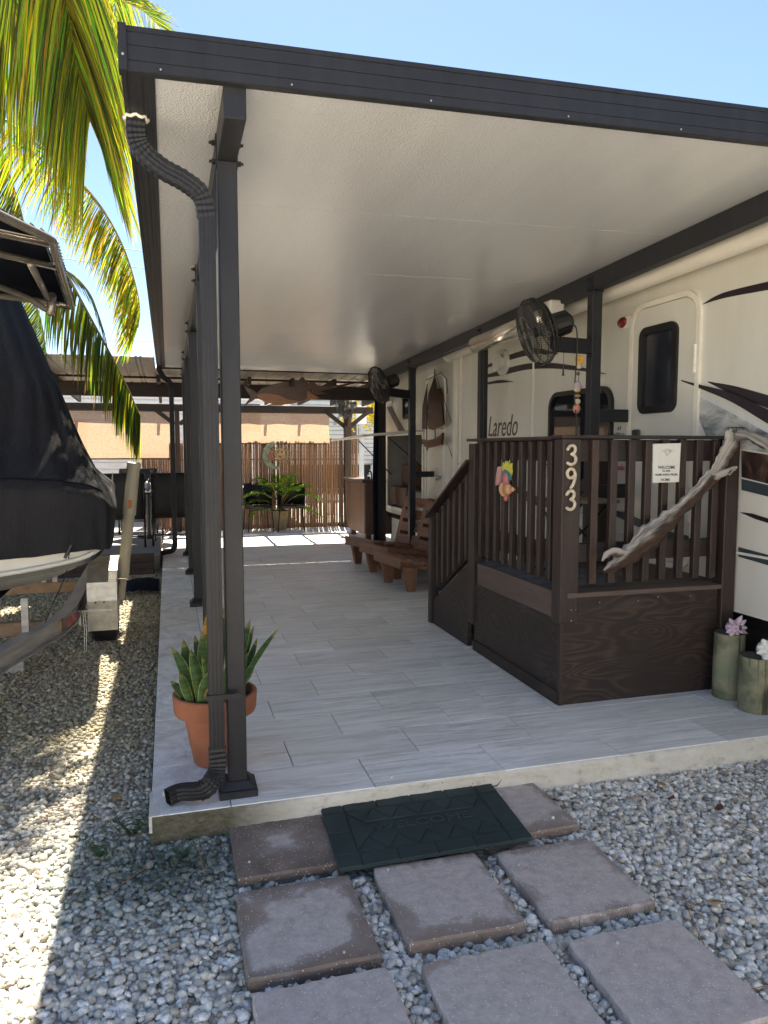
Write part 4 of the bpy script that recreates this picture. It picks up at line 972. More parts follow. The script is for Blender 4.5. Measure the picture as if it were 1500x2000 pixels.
for k, (t, r) in enumerate(((0, .055), (.25, .05), (.45, .036), (.65, .025), (.82, .015), (1, .005))): b.sphere(c0.lerp(c1, t), r, 12, 7, (.6, .8, .9), (.60, .36, .20) if k % 2 == 0 else (.46, .20, .10))
b.build('conch', 'tinted_paint', cn, smooth=True)
b = MB(); b.sphere(SX(988, 970, .015), .03, 10, 6, (.5, .7, 1), (.48, .16, .12)); b.build('foot', 'tinted_paint', cn, smooth=True)

# driftwood branch
dw = thing('driftwood_branch', 'pale twisted driftwood branch leaning across the porch railing', 'driftwood', tuple(atY(1195, 1105, 3.52)))
def branch(pix, seg=22, sub_=6, jit=.16, name='limb'):
    P = smoothline([atY(x, y_, Y) for x, y_, Y, r in pix], sub_); n = len(P); Rr = np.interp(np.linspace(0, 1, n), np.linspace(0, 1, len(pix)), [p[3] for p in pix])
    b = MB(); rows_ = []; t_ = [(P[min(i+1, n-1)]-P[max(i-1, 0)]).normalized() for i in range(n)]
    u = Vector((0, -1, 0)); prof = [1+random.uniform(-jit, jit) for _ in range(seg)]
    for i in range(n):
        u = (u-t_[i]*u.dot(t_[i])).normalized(); v = t_[i].cross(u)
        prof = [max(.62, min(1.3, p+random.uniform(-jit, jit)*.55)) for p in prof]
        kn = 1+.16*math.sin(i*.55)*math.sin(i*.21+1)+.10*math.sin(i*1.7)
        rw = [P[i]+(u*math.cos(2*PI*(k/seg+i*.006))*.8+v*math.sin(2*PI*(k/seg+i*.006)))*Rr[i]*prof[k]*kn for k in range(seg)]; rows_.append(rw+[rw[0]])
    b.grid(rows_); b.add(rows_[0][:-1], [tuple(range(seg))]); b.add(rows_[-1][:-1], [tuple(reversed(range(seg)))])
    me = b.mesh(name, 'weathered_driftwood', True)
    me.uv_layers.new(name='UVMap'); me.color_attributes.new('Col', 'FLOAT_COLOR', 'CORNER')
    uv = me.uv_layers['UVMap']; ca = me.color_attributes['Col']
    ss = seg+1
    for p in me.polygons:
        for li in p.loop_indices:
            vi = me.loops[li].vertex_index; i, k = divmod(vi, ss) if vi < n*ss else (0, 0)
            uv.data[li].uv = (k/seg, i/n*sum((P[j+1]-P[j]).length for j in range(n-1)))
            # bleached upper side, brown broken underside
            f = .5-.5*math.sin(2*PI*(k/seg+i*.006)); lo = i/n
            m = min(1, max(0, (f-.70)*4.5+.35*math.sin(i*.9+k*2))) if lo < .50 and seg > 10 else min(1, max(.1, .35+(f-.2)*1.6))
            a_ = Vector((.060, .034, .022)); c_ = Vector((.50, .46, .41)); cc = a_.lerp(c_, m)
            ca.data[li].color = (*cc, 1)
    o = bpy.data.objects.new(name, me); C.objects.link(o); attach(o, dw); return o
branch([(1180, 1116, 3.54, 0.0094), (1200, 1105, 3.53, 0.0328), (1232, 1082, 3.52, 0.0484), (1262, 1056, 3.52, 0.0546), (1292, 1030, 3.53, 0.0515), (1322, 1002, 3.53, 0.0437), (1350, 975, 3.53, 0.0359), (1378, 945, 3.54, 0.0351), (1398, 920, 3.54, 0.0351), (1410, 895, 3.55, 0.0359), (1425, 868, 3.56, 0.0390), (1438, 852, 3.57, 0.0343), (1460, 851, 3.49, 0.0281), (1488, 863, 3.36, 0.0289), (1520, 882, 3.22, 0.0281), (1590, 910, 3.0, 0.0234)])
branch([(1176, 1096, 3.5, .004), (1186, 1083, 3.5, .016), (1200, 1078, 3.5, .022), (1220, 1082, 3.51, .022), (1240, 1076, 3.52, .016)], 9, 5, .35)
branch([(1424, 862, 3.56, .03), (1425, 846, 3.56, .030), (1428, 838, 3.56, .018)], 8, 4, .2)
branch([(1392, 936, 3.54, .022), (1410, 925, 3.5, .026), (1432, 915, 3.47, .018), (1440, 912, 3.46, .006)], 8, 4, .3)
branch([(1432, 915, 3.47, .010), (1424, 927, 3.46, .006)], 6, 3, .2)
b = MB()
for k in range(9): b.tube([atY(1424+k*4.2, 845, 3.56), atY(1424+k*4.2+random.uniform(-3, 3), 836+random.uniform(-3, 2), 3.55)], .0025, 4)
b.tube([atY(1420, 836, 3.55), atY(1450, 834, 3.55)], .003, 4); b.build('twig_fringe', 'bamboo_tie', dw)

# logs and shells
def logp(x, y, r, h, lab):
    t = thing('wood_piling', lab, 'log', (x, y, SZ), 'green treated log stumps beside the porch')
    b = MB(); seg = 40; pr = [random.uniform(.985, 1.012)-(0.03 if k % 13 == 4 else 0) for k in range(seg)]
    rws_ = [[Vector((x+r*pr[k % seg]*s_*math.cos(2*PI*k/seg), y+r*pr[k % seg]*s_*math.sin(2*PI*k/seg), SZ+z)) for k in range(seg+1)] for z, s_ in ((0, 1), (h*.5, .995), (h-.006, .985), (h, .96))]
    b.grid(rws_); b.build('trunk', 'green_treated_log', t, smooth=True)
    b = MB(); b.add([(p.x, p.y, SZ+h+.0005) for p in rws_[-1][:-1]], [tuple(range(seg))]); b.build('cut_top', 'log_end_grain', t)
logp(3.075, 3.47, .084, .375, 'taller green log stump carrying the pink shell, next to the porch'); logp(3.065, 3.245, .092, .30, 'shorter green log stump carrying the white shell, nearest the camera')
def conch(c, s, mat, lab, seed):
    random.seed(seed); c = Vector(c); t = thing('conch_shell', lab, 'sea shell', tuple(c), 'conch shells on the log stumps')
    b = MB(); b.sphere(c+Vector((0, 0, s*.5)), s*.62, 14, 9, (1.15, .8, .8))
    for k in range(9):
        a = 2*PI*k/9+random.uniform(-.2, .2); d = Vector((math.cos(a), -.25, math.sin(a)*.85)).normalized()
        p = c+Vector((0, 0, s*.5)); b.tube([p+d*s*.35, p+d*s*.75, p+d*s*(1.0+random.uniform(-.05, .12))], [s*.30, s*.16, s*.03], 7)
    for k in range(6):
        a = 2*PI*k/6; d = Vector((math.cos(a)*.6, -.9, math.sin(a)*.6)).normalized(); p = c+Vector((0, 0, s*.5)); b.tube([p+d*s*.4, p+d*s*.75], [s*.14, s*.02], 6)
    b.build('shell_body', mat, t, smooth=True)
    b = MB(); b.sphere(c+Vector((s*.05, -s*.52, s*.55)), s*.2, 8, 6, (.5, .5, 1.1)); b.build('opening', 'log_end_grain', t, smooth=True)
    random.seed(7)
conch((3.07, 3.43, .497), .078, 'pink_shell', 'lilac pink spiked conch shell on the taller log', 4)
conch((3.085, 3.20, .424), .092, 'white_shell', 'white spiked conch shell on the shorter log', 9)
b = MB(); b.box(3.12, 3.38, 2.98, 3.2, SZ+.0005, SZ+.016); tag(b.build('boot_tray', 'black_plastic', None, bevel=.003), 'small dark tray on the tiles right of the log stumps', 'tray')

# things on the porch
b = MB(); b.grid([[Vector((x, y, QZ+.004+.002*math.sin(x*30))) for x in np.linspace(2.075, 2.62, 8)] for y in (3.74, 4.3, 4.76)]); b.grid([[Vector((x, y, QZ+.001)) for x in np.linspace(2.62, 2.075, 8)] for y in (3.74, 4.3, 4.76)])
tag(b.build('porch_mat', 'blue_floor_mat'), 'blue and tan printed mat on the porch boards', 'mat')
tb = thing('folding_table', 'small slatted folding table with crossed black legs on the porch', 'table', (2.6, 4.45, QZ))
for k in range(5): b = MB(); b.box(2.35, 2.87, 4.28+k*.075, 4.28+k*.075+.062, 1.185, 1.207); b.build('slat', 'table_slat_wood', tb, bevel=.002)
b = MB()
for y in (4.30, 4.60): b.tube([(2.33, y, QZ+.008), (2.80, y, 1.18)], .009, 8); b.tube([(2.87, y+.02, QZ+.008), (2.42, y+.02, 1.18)], .009, 8)
b.tube([(2.33, 4.30, QZ+.01), (2.33, 4.60, QZ+.01)], .009, 8); b.tube([(2.87, 4.32, QZ+.01), (2.87, 4.62, QZ+.01)], .009, 8); b.build('crossed_legs', 'black_metal', tb, smooth=True)
pp_ = thing('potted_houseplant', 'thin leaved houseplant in a dark pot on the folding table', 'potted plant', (2.5, 4.42, 1.208))
b = MB(); b.lathe((2.48, 4.42, 1.208), [(0, 0), (.05, 0), (.065, .10), (.06, .10), (.05, .09), (0, .09)], 16); b.build('pot', 'black_plastic', pp_, smooth=True)
b = MB()
for k in range(22):
    a = random.uniform(0, 2*PI); L_ = random.uniform(.10, .2); d = Vector((math.cos(a), math.sin(a), 0)); p0 = Vector((2.48, 4.42, 1.30+random.uniform(0, .12))); s_ = d.cross(Vector((0, 0, 1)))*.014
    b.grid([[p0-s_*.4, p0+s_*.4], [p0+d*L_*.5+Vector((0, 0, .06))-s_, p0+d*L_*.5+Vector((0, 0, .06))+s_], [p0+d*L_+Vector((0, 0, .02)), p0+d*L_+Vector((0, 0, .021))]])
b.build('leaves', 'broad_leaf', pp_)
sh = thing('shoe', 'black shoe with a white sole stripe sticking out past the porch post', 'shoe', tuple(atY(1458, 1100, 3.72)))
c = atY(1456, 1098, 3.74)
P = [(-.16, .00), (-.155, .075), (-.07, .085), (-.04, .05), (.04, .035), (.085, .028), (.115, .045), (.10, .012), (.04, -.015), (-.08, -.03)]
b = MB(); b.poly([c+Vector((x, 0, z)) for x, z in P], (0, .085, 0)); b.build('upper', 'black_plastic', sh, bevel=.012)
b = MB(); b.tube([c+Vector((-.08, -.003, -.033)), c+Vector((.04, -.003, -.02)), c+Vector((.1, -.003, .008)), c+Vector((.118, -.003, .04))], .004, 6); b.build('sole_edge', 'grey_siding', sh)

# shell wind chime hanging from the fan arm
wc = thing('shell_wind_chime', 'string of orange, white and striped sea shells hanging below the fan arm', 'wind chime', tuple(atY(1130, 688, 4.60)))
W = lambda px, py: atY(px, py, 4.60)
b = MB(); b.tube([W(1131, 686), W(1130, 760), W(1127, 800)], .0018, 5); b.build('string', 'black_wire', wc)
def chs(px, py, r, sc_, col, nm='shell'): b = MB(); b.sphere(W(px, py), r, 10, 7, sc_, col); b.build(nm, 'tinted_paint', wc, smooth=True)
b = MB()
for k in range(8): a = 2*PI*k/8; b.sphere(W(1131, 703)+Vector((math.cos(a)*.022, 0, math.sin(a)*.018)), .016, 8, 5, (1, .5, 1), (.62, .34, .05))
b.build('flower_shell', 'tinted_paint', wc, smooth=True)
chs(1131, 716, .018, (1.2, .6, .9), (.58, .48, .36)); chs(1129, 730, .013, (1, 1, 1), (.12, .10, .08)); chs(1128, 753, .034, (1, .5, .9), (.40, .32, .38)); chs(1127, 761, .028, (1, .5, .7), (.55, .45, .2))
chs(1128, 773, .018, (1.4, .6, .6), (.35, .22, .1)); chs(1128, 784, .02, (1.2, .6, 1), (.6, .5, .4)); chs(1126, 798, .032, (.9, .5, 1.1), (.52, .24, .16))

# ================================================================= DOORMAT
dm = thing('doormat', 'dark green rubber doormat embossed with WELCOME across the pavers', 'doormat', (.96, 2.7, .05))
q = [Vector((.573, 2.935, 0)), Vector((1.345, 2.925, 0)), Vector((1.308, 2.457, 0)), Vector((.547, 2.452, 0))]
def mq(u, v, z): return q[3].lerp(q[2], u).lerp(q[0].lerp(q[1], u), v)+Vector((0, 0, .050+z))
b = MB(); b.hexa([mq(0, 0, 0), mq(1, 0, 0), mq(1, 1, 0), mq(0, 1, 0)], [mq(.0, 0, .012), mq(1, 0, .012), mq(1, 1, .012), mq(0, 1, .012)]); b.build('mat_base', 'dark_green_rubber', dm, bevel=.004)
def mtile(pts): 
    b = MB(); n = len(pts); cu = sum(p[0] for p in pts)/n; cv = sum(p[1] for p in pts)/n
    s_ = [(cu+(p[0]-cu)*.97, cv+(p[1]-cv)*.95) for p in pts]; s2 = [(cu+(p[0]-cu)*.93, cv+(p[1]-cv)*.90) for p in pts]
    vs = [mq(u, v, .0122) for u, v in s_]+[mq(u, v, .0165) for u, v in s2]; b.add(vs, [(i, (i+1) % n, n+(i+1) % n, n+i) for i in range(n)]+[tuple(range(n, 2*n))]); b.build('raised_block', 'dark_green_rubber', dm)
bw = .115; bh = .17
us = [0, bw, .30, .50, .70, 1-bw, 1]
for i in range(6): mtile([(us[i], 0), (us[i+1], 0), (us[i+1], bh), (us[i], bh)]); mtile([(us[i], 1-bh), (us[i+1], 1-bh), (us[i+1], 1), (us[i], 1)])
for a_, c_ in ((bh, .5), (.5, 1-bh)): mtile([(0, a_), (bw, a_), (bw, c_), (0, c_)]); mtile([(1-bw, a_), (1, a_), (1, c_), (1-bw, c_)])
i0, i1, j0, j1 = .255, .745, .38, .62
K = 5; st_ = (1-2*bw)/K
for k in range(K):
    a_ = bw+k*st_; c_ = a_+st_; m_ = (a_+c_)/2
    for (z0_, z1_) in ((bh, j0), (1-bh, j1)): mtile([(a_, z0_), (c_, z0_), (m_, z1_*.98 if z1_ > z0_ else z1_)][::1])
    if k < K-1:
        for (z0_, z1_) in ((bh, j0), (1-bh, j1)): mtile([(m_, z1_), (c_, z0_), (m_+st_, z1_)])
mtile([(bw, bh+.03), (i0-.01, .5), (bw, 1-bh-.03)]); mtile([(1-bw, bh+.03), (i1+.01, .5), (1-bw, 1-bh-.03)])
o_ = mq(.5, .465, .0122); eu = (mq(1, .5, 0)-mq(0, .5, 0)).normalized(); ev = (mq(.5, 1, 0)-mq(.5, 0, 0)).normalized()
tm = text_mesh('WELCOME', .072, lambda x, y_, z: o_+eu*x+ev*y_+Vector((0, 0, max(0, z))), .0035, sx=1.18); tm.build('lettering', 'worn_rubber', dm)
b = MB(); b.box(0, 1, 0, 1, 0, 1); b.v = [tuple(mq(i0+(i1-i0)*x, j0+(j1-j0)*y_, .0115+.0007*z)) for x, y_, z in b.v]; b.build('lettering_panel', 'dark_green_rubber', dm)

# ================================================================= SNAKE PLANT
PC = Vector((.180, 3.39, SZ))
sn = thing('potted_snake_plant', 'snake plant in a terracotta pot behind the front post', 'potted plant', tuple(PC))
b = MB(); b.lathe(PC, [(.0, .002), (.098, .002), (.102, .01), (.142, .232), (.150, .235), (.180, .238), (.184, .25), (.189, .322), (.184, .327), (.172, .327), (.165, .28), (0, .28)], 36); b.build('pot', 'terracotta', sn, autosmooth=True)
b = MB(); b.lathe(PC, [(.0, .295), (.10, .292), (.166, .285)], 20); b.build('soil', 'potting_soil', sn)
random.seed(21)
def sleaf(px, py, Y, bx, by, L_w, col, bend=0, tw=None):
    tip = atY(px, py-10, Y); base = Vector((bx, by-.04, SZ+.28)); n_ = 8; b = MB(); rows_ = []
    ax = tip-base; sd = ax.cross(Vector((random.uniform(-.5, .5), -1, 0))).normalized(); nr = ax.normalized().cross(sd)
    off = sd*bend
    for i in range(n_+1):
        t = i/n_; p = base.lerp(tip, t)+off*math.sin(PI*t); wd = .95*L_w*(0.45+.55*math.sin(min(1, t*1.35)*PI/2))*(1-max(0, (t-.55)/.45)**2.2)+.0008
        rows_.append([p-sd*wd+nr*wd*.35, p-sd*wd*.86+nr*wd*.25, p-nr*0.002, p+sd*wd*.86+nr*wd*.25, p+sd*wd+nr*wd*.35])
    m = 5; vs = [v for r in rows_ for v in r]; fs = []; cs = []
    ed = (.22, .27, .06) if col != 'b' else (.33, .28, .05); md = {'g': (.030, .070, .022), 'l': (.055, .10, .028), 'b': (.10, .10, .025), 'd': (.016, .040, .016)}[col]
    for i in range(n_):
        for j in range(4):
            fs.append((i*m+j, i*m+j+1, (i+1)*m+j+1, (i+1)*m+j)); c = ed if j in (0, 3) and i < n_-0 else md
            if col == 'b' and i >= n_-2: c = (.36, .17, .03)
            elif i >= n_-1: c = (.17, .15, .05)
            cs.append(c)
    b.v = [tuple(v) for v in vs]; b.f = fs; b.c = cs
    b.build('leaf', 'snake_plant_leaf', sn, smooth=True)
for a_ in [(334, 1272, 3.36, .07, 3.38, .026, 'g', .02), (358, 1258, 3.40, .09, 3.42, .03, 'g', 0), (372, 1277, 3.35, .11, 3.33, .028, 'l', .01), (350, 1322, 3.30, .08, 3.32, .022, 'l', 0), (395, 1242, 3.44, .13, 3.45, .03, 'l', 0),
           (404, 1208, 3.48, .15, 3.48, .028, 'b', 0), (394, 1290, 3.30, .15, 3.32, .018, 'l', .015), (412, 1318, 3.28, .11, 3.30, .024, 'l', -.01), (406, 1352, 3.27, .14, 3.29, .018, 'b', 0), (333, 1340, 3.33, .06, 3.36, .024, 'd', .01),
           (437, 1196, 3.5, .19, 3.5, .028, 'd', 0), (489, 1218, 3.5, .24, 3.48, .024, 'g', 0), (496, 1232, 3.52, .26, 3.5, .02, 'g', 0), (503, 1255, 3.48, .28, 3.46, .018, 'd', 0), (484, 1285, 3.4, .24, 3.4, .024, 'l', 0), (500, 1298, 3.42, .26, 3.42, .020, 'l', 0),
           (545, 1236, 3.36, .27, 3.38, .014, 'g', -.02), (380, 1250, 3.52, .14, 3.55, .026, 'd', 0), (470, 1240, 3.36, .22, 3.36, .026, 'g', 0), (455, 1290, 3.32, .19, 3.33, .024, 'l', 0), (345, 1285, 3.5, .10, 3.5, .026, 'd', 0)]:
    sleaf(*a_)
random.seed(7)
# ferns by the slab corner
def fern(x, y, lab, n_, L_):
    t = thing('fern', lab, 'plant', (x, y, 0.02), 'small ferns growing from the gravel')
    b = MB()
    for k in range(n_):
        a = random.uniform(0, 2*PI); d = Vector((math.cos(a), math.sin(a), 0)); L = L_*random.uniform(.6, 1.1); P = [Vector((x, y, .02))+d*L*s_+Vector((0, 0, L*.75*math.sin(s_*2.2))) for s_ in np.linspace(0, 1, 12)]
        sd = d.cross(Vector((0, 0, 1)))
        for i in range(1, 12):
            wl = L*.20*(1-i/12)+.004
            for s_ in (-1, 1):
                e = P[i]+sd*s_*wl+d*wl*.3-Vector((0, 0, wl*.2)); w_ = d*wl*.2
                b.add([P[i]-w_, P[i]+w_, e], [(0, 1, 2)])
    b.build('fronds', 'fern_green', t)
fern(-.17, 2.98, 'green fern growing against the slab corner in the gravel', 16, .14); fern(-.28, 2.86, 'flat fern in the gravel left of the slab corner', 12, .12); fern(.02, 2.76, 'small fern below the stained slab edge', 10, .09)
b = MB(); random.seed(3)
for k in range(420):
    x = random.gauss(-.08, .28); y = 2.74+random.gauss(0, .12)
    if blocked(np.array([x]), np.array([y]))[0] or x > .9: continue
    a = random.uniform(0, 2*PI); L = random.uniform(.01, .03); d = Vector((math.cos(a), math.sin(a), .6)); p = Vector((x, y, .02)); s_ = d.cross(Vector((0, 0, 1))).normalized()*.0025
    b.add([p-s_, p+s_, p+d*L], [(0, 1, 2)])
for k in range(260):
    px_, py_, wx, wy, rz = random.choice(PAVERS); sd_ = random.choice((0, 1, 2, 3)); u = random.uniform(-.5, .5)
    x, y = (px_+u*wx, py_-wy/2-.01) if sd_ == 0 else (px_+u*wx, py_+wy/2+.01) if sd_ == 1 else (px_-wx/2-.01, py_+u*wy) if sd_ == 2 else (px_+wx/2+.01, py_+u*wy)
    if y > 2.9: continue
    a = random.uniform(0, 2*PI); L = random.uniform(.012, .03); d = Vector((math.cos(a)*.6, math.sin(a)*.6, 1)); p = Vector((x, y, .02)); s_ = Vector((math.sin(a), -math.cos(a), 0))*.0018
    b.add([p-s_, p+s_, p+d*L], [(0, 1, 2)])
random.seed(7)
tag(b.build('weeds', 'fern_green'), 'tiny weeds between the stones and along the pavers', kind='stuff')
b = MB()
random.seed(12)
for k in range(40):
    x = random.uniform(-1.0, 2.9); y = random.uniform(1.4, 2.8) if x > -.1 else random.uniform(1.5, 5.5)
    if blocked(np.array([x]), np.array([y]))[0]: continue
    a = random.uniform(0, PI); L = random.uniform(.04, .16); d = Vector((math.cos(a), math.sin(a), 0)); m_ = Vector((-d.y, d.x, 0))*L*.15*random.uniform(-1, 1)
    p = Vector((x, y, .038)); b.tube([p-d*L, p+m_, p+d*L+Vector((0, 0, .006))], .0018, 4)
random.seed(7)
tag(b.build('twigs', 'bamboo_cane'), 'dry twigs scattered on the gravel', kind='stuff')
b = MB(); random.seed(5)
for (x, y) in ((2.05, 2.62), (2.2, 2.5), (2.65, 2.3), (1.72, 1.95), (-.55, 3.6), (-.35, 2.62), (2.35, 1.9), (2.1, 2.75), (-.7, 2.9), (-.25, 3.3)):
    a = random.uniform(0, 6); s_ = random.uniform(.02, .035); P = [(1, 0), (.4, .45), (-.5, .4), (-1, 0), (-.5, -.4), (.4, -.45)]
    b.add([(x+(p[0]*math.cos(a)-p[1]*math.sin(a))*s_, y+(p[0]*math.sin(a)+p[1]*math.cos(a))*s_, .042+random.uniform(-.004, .008)) for p in P], [tuple(range(6))], random.choice([(.14, .06, .04), (.10, .08, .06), (.3, .2, .1)]))
random.seed(7)
tag(b.build('fallen_leaves', 'tinted_paint'), 'a few dry brown leaves lying on the gravel', kind='stuff')
# black tarp bundle in the gravel by the slab
b = MB(); rows_ = []
for j, y in enumerate(np.linspace(8.05, 8.75, 7)): rows_.append([Vector((x, y, .05+.06*math.sin(PI*i/9)*math.sin(PI*(j+.5)/7.5)+random.uniform(0, .02))) for i, x in enumerate(np.linspace(-.50, -.13, 10))])
b.grid(rows_); tag(b.build('folded_tarp', 'navy_top_canvas', None, smooth=True), 'crumpled black tarp lying on the gravel beside the patio edge', 'tarp')
# ================================================================= BENCHES
def bench(x, y, rz, lab, back=True):
    t = thing('slatted_bench', lab, 'bench', (0, 0, 0), 'low slatted wooden benches in a row')
    Mx = lambda p: Vector(p)
    # local: front towards -X, length along Y 0.62, seat height .40 dropping back
    for s_ in (-.27, .27):
        b = MB(); b.poly([(-.47, s_-.025, .30), (-.40, s_-.025, 0), (-.32, s_-.025, 0), (-.30, s_-.025, .26)], (0, .05, 0)); b.build('leg', 'teak_slat_across', t, bevel=.004)
        b = MB(); b.poly([(.16, s_-.025, .20), (.23, s_-.025, 0), (.31, s_-.025, 0), (.33, s_-.025, .20)], (0, .05, 0)); b.build('leg', 'teak_slat_across', t, bevel=.004)
        b = MB(); b.bar((-.46, s_, .285), (.34, s_, .17), .05, .07); b.build('side_rail', 'teak_slat', t, bevel=.003)
    for k in range(6):
        xx = -.49+k*.135; z = .345-.12*math.sin(min(1, (k+.3)/5.5)*PI/2)
        b = MB(); b.box(xx, xx+.112, -.325, .325, z-.028, z); b.build('seat_slat', 'teak_slat', t, bevel=.003)
    b = MB(); b.box(-.515, -.492, -.325, .325, .245, .352); b.build('front_board', 'teak_slat', t, bevel=.003)
    if back:
        R_ = Matrix.Translation((.20, 0, .215)) @ Matrix.Rotation(.28, 4, 'Y')
        for s_ in (-.24, .24): b = MB(); b.box(-.01, .05, s_-.035, s_+.035, 0, .62, R_); b.box(.05, .16, s_-.02, s_+.02, -.02, .54, R_); b.build('back_stile', 'teak_slat_across', t, bevel=.003)
        for k in range(4): b = MB(); b.box(-.012, .018, -.205, .205, .02+k*.158, .135+k*.158, R_); b.build('back_slat', 'teak_slat', t, bevel=.003)
    t.location = (x, y, SZ); t.rotation_euler = (0, 0, rz); return t
bench(2.66, 8.72, math.radians(18), 'farthest slatted bench, by the dark support post'); bench(2.66, 8.02, math.radians(14), 'middle slatted bench, half behind the stair rail'); bench(2.62, 7.28, math.radians(8), 'nearest slatted bench, right behind the porch stairs')

# ship wall sculpture on the rear door
ss = thing('metal_ship_sculpture', 'rust brown metal sailing ship sculpture hanging on the rear trailer door', 'wall sculpture', tuple(atX(850, 800, 3.15)))
S_ = lambda px, py, e=0: atX(px, py, 3.145-e)
def sail(pts, col='rust_metal_art', e=0.0): b = MB(); b.poly([S_(x, y_, e) for x, y_ in pts], (-.008, 0, 0)); b.build('sail', col, ss)
sail([(834, 755), (826, 795), (825, 838), (833, 838), (835, 790)]); sail([(850, 735), (838, 768), (836, 800), (850, 800), (856, 765)], e=.02); sail([(851, 760), (862, 758), (864, 790), (868, 830), (846, 840), (838, 838), (838, 800)], e=.03); sail([(862, 770), (866, 800), (869, 828), (862, 828)], e=.01)
b = MB(); b.poly([S_(x, y_, .02) for x, y_ in [(828, 858), (833, 872), (842, 875), (866, 868), (868, 845), (862, 852), (850, 858), (838, 860)]], (-.03, 0, 0)); b.build('hull', 'varnished_fish_wood', ss)
b = MB(); b.tube([S_(849, 720, .03), S_(850, 860, .03)], .007, 6); b.tube([S_(834, 750, .02), S_(833, 860, .02)], .006, 6); b.tube([S_(849, 725, .02), S_(882, 825, .02), S_(862, 840, .02)], .003, 5); b.tube([S_(833, 742, .02), S_(862, 728, .02), S_(872, 740, .02), S_(874, 768, .02)], .006, 6); b.build('mast', 'black_wire', ss)

# ================================================================= REAR: CABINET, PERGOLA, FENCE
cb = thing('bar_cabinet', 'reddish brown wooden cabinet at the back right by the benches', 'cabinet', (3.05, 11.6, SZ))
cxl = atY(713, 1000, 10.95).x
b = MB(); b.box(cxl, 3.4, 10.95, 12.1, SZ+.10, 1.02); b.build('carcass', 'cabinet_timber', cb, bevel=.005)
b = MB(); b.box(cxl-.06, 3.45, 10.88, 12.17, 1.021, 1.065); b.build('worktop', 'step_timber', cb, bevel=.005)
for y in (11.0, 11.95):
    b = MB(); b.box(cxl+.03, cxl+.11, y, y+.08, SZ, SZ+.10); b.build('leg', 'cabinet_timber', cb)
for k in range(5): b = MB(); b.box(cxl-.008, cxl-.001, 10.96+k*.228, 11.18+k*.228, SZ+.13, 1.0); b.build('front_plank', 'cabinet_timber', cb, bevel=.002)
b = MB(); b.tube(smoothline([(2.99, 11.0, 1.066), (2.99, 11.0, 1.16), (2.96, 11.0, 1.2), (2.92, 11.0, 1.17)], 4), .012, 8); b.tube([(2.95, 11.1, 1.07), (2.95, 11.1, 1.11)], .05, 12); b.build('tap', 'black_metal', cb)
# folded black bundle beside the far post
ub = thing('folded_umbrella', 'tall folded black umbrella strapped against the far dark post', 'umbrella', (2.8, 10.0, SZ))
b = MB(); b.tube([(2.80, 10.06, SZ), (2.785, 10.06, 1.0), (2.80, 10.05, 1.9), (2.80, 10.05, 2.35)], [.035, .04, .035, .015], 10); b.build('canopy', 'navy_top_canvas', ub, smooth=True)
b = MB(); b.tube([(2.80, 10.06, SZ+.0), (2.80, 10.06, 2.45)], .015, 8); b.build('pole', 'black_metal', ub)
# the corner timber post by the trailer
pg = thing('pergola', 'dark timber pergola with corrugated metal roof behind the patio', 'pergola', (0, 12, 0))
def tim(x0, x1, y0, y1, z0, z1, name='beam', mat='pergola_timber'): b = MB(); b.box(x0, x1, y0, y1, z0, z1); return b.build(name, mat, pg, bevel=.004)
tim(3.0, 3.09, 10.55, 10.64, SZ, 2.38, 'post', 'pergola_post_timber')
FY, BY = 10.75, 13.12
tim(-4.8, 3.6, FY, FY+.05, 2.25, 2.44); tim(-4.8, 3.6, BY, BY+.07, 2.17, 2.29)
tim(3.055, 3.175, BY-.07, BY+.05, SZ, 2.17, 'post', 'pergola_post_timber'); tim(.12, .2, BY-.03, BY+.05, SZ, 2.17, 'post', 'pergola_post_timber'); tim(-4.0, -3.9, BY-.03, BY+.07, 0, 2.17, 'post', 'pergola_post_timber')
b = MB(); b.box(3.03, 3.20, BY-.1, BY+.08, SZ+.0005, SZ+.05); b.build('post_foot', 'pergola_post_timber', pg)
def brace(a_, c_): b = MB(); b.bar(a_, c_, .05, .07); b.build('brace', 'pergola_timber', pg)
brace((3.07, BY+.0, 1.93), (2.72, BY+.0, 2.2)); brace((3.16, BY, 1.93), (3.5, BY, 2.2)); brace((3.115, BY-.08, 1.95), (3.115, BY-.45, 2.35)); brace((.2, BY, 1.95), (.5, BY, 2.2)); brace((.12, BY, 1.95), (-.2, BY, 2.2))
rafts = [-4.6, -4.0, -3.35, -2.7, -2.05, -1.4, -.75, -.1, .5, 1.1, 1.7, 2.3, 2.9, 3.5]
for x in rafts:
    b = MB(); b.bar((x, 9.3 if x < -.3 else 10.42, 2.50 if x < -.3 else 2.475), (x, 13.5, 2.37), .045, .10); b.build('rafter', 'pergola_timber', pg)
for y, z in ((10.9, 2.512), (11.6, 2.487), (12.3, 2.462), (13.4, 2.425)):
    b = MB(); b.box(-4.8, 3.65, y, y+.05, z, z+.03); b.build('purlin', 'pergola_timber', pg)
def corr(y0, y1, z0, z1, xa=-4.85, xb=3.7, step=.65):
    x = xa
    while x < xb-.01:
        x1 = min(x+step, xb); b = MB(); n_ = int((x1-x)/.0125); r0 = []; r1 = []
        for i in range(n_+1):
            xx = x+(x1-x)*i/n_; dz = .010*(1 if (i % 12) in (1, 2) else 0); r0.append(Vector((xx, y0, z0+dz))); r1.append(Vector((xx, y1, z1+dz)))
        b.grid([r0, r1]); o = b.build('roof_sheet', 'corrugated_roof', pg)
        so_ = o.modifiers.new('thickness', 'SOLIDIFY'); so_.thickness = .002
        x = x1
corr(9.15, 12.1, 2.60, 2.495, -4.85, -.13); corr(10.39, 12.1, 2.60, 2.495, -.13, 3.7); corr(13.25, 13.40, 2.46, 2.45)
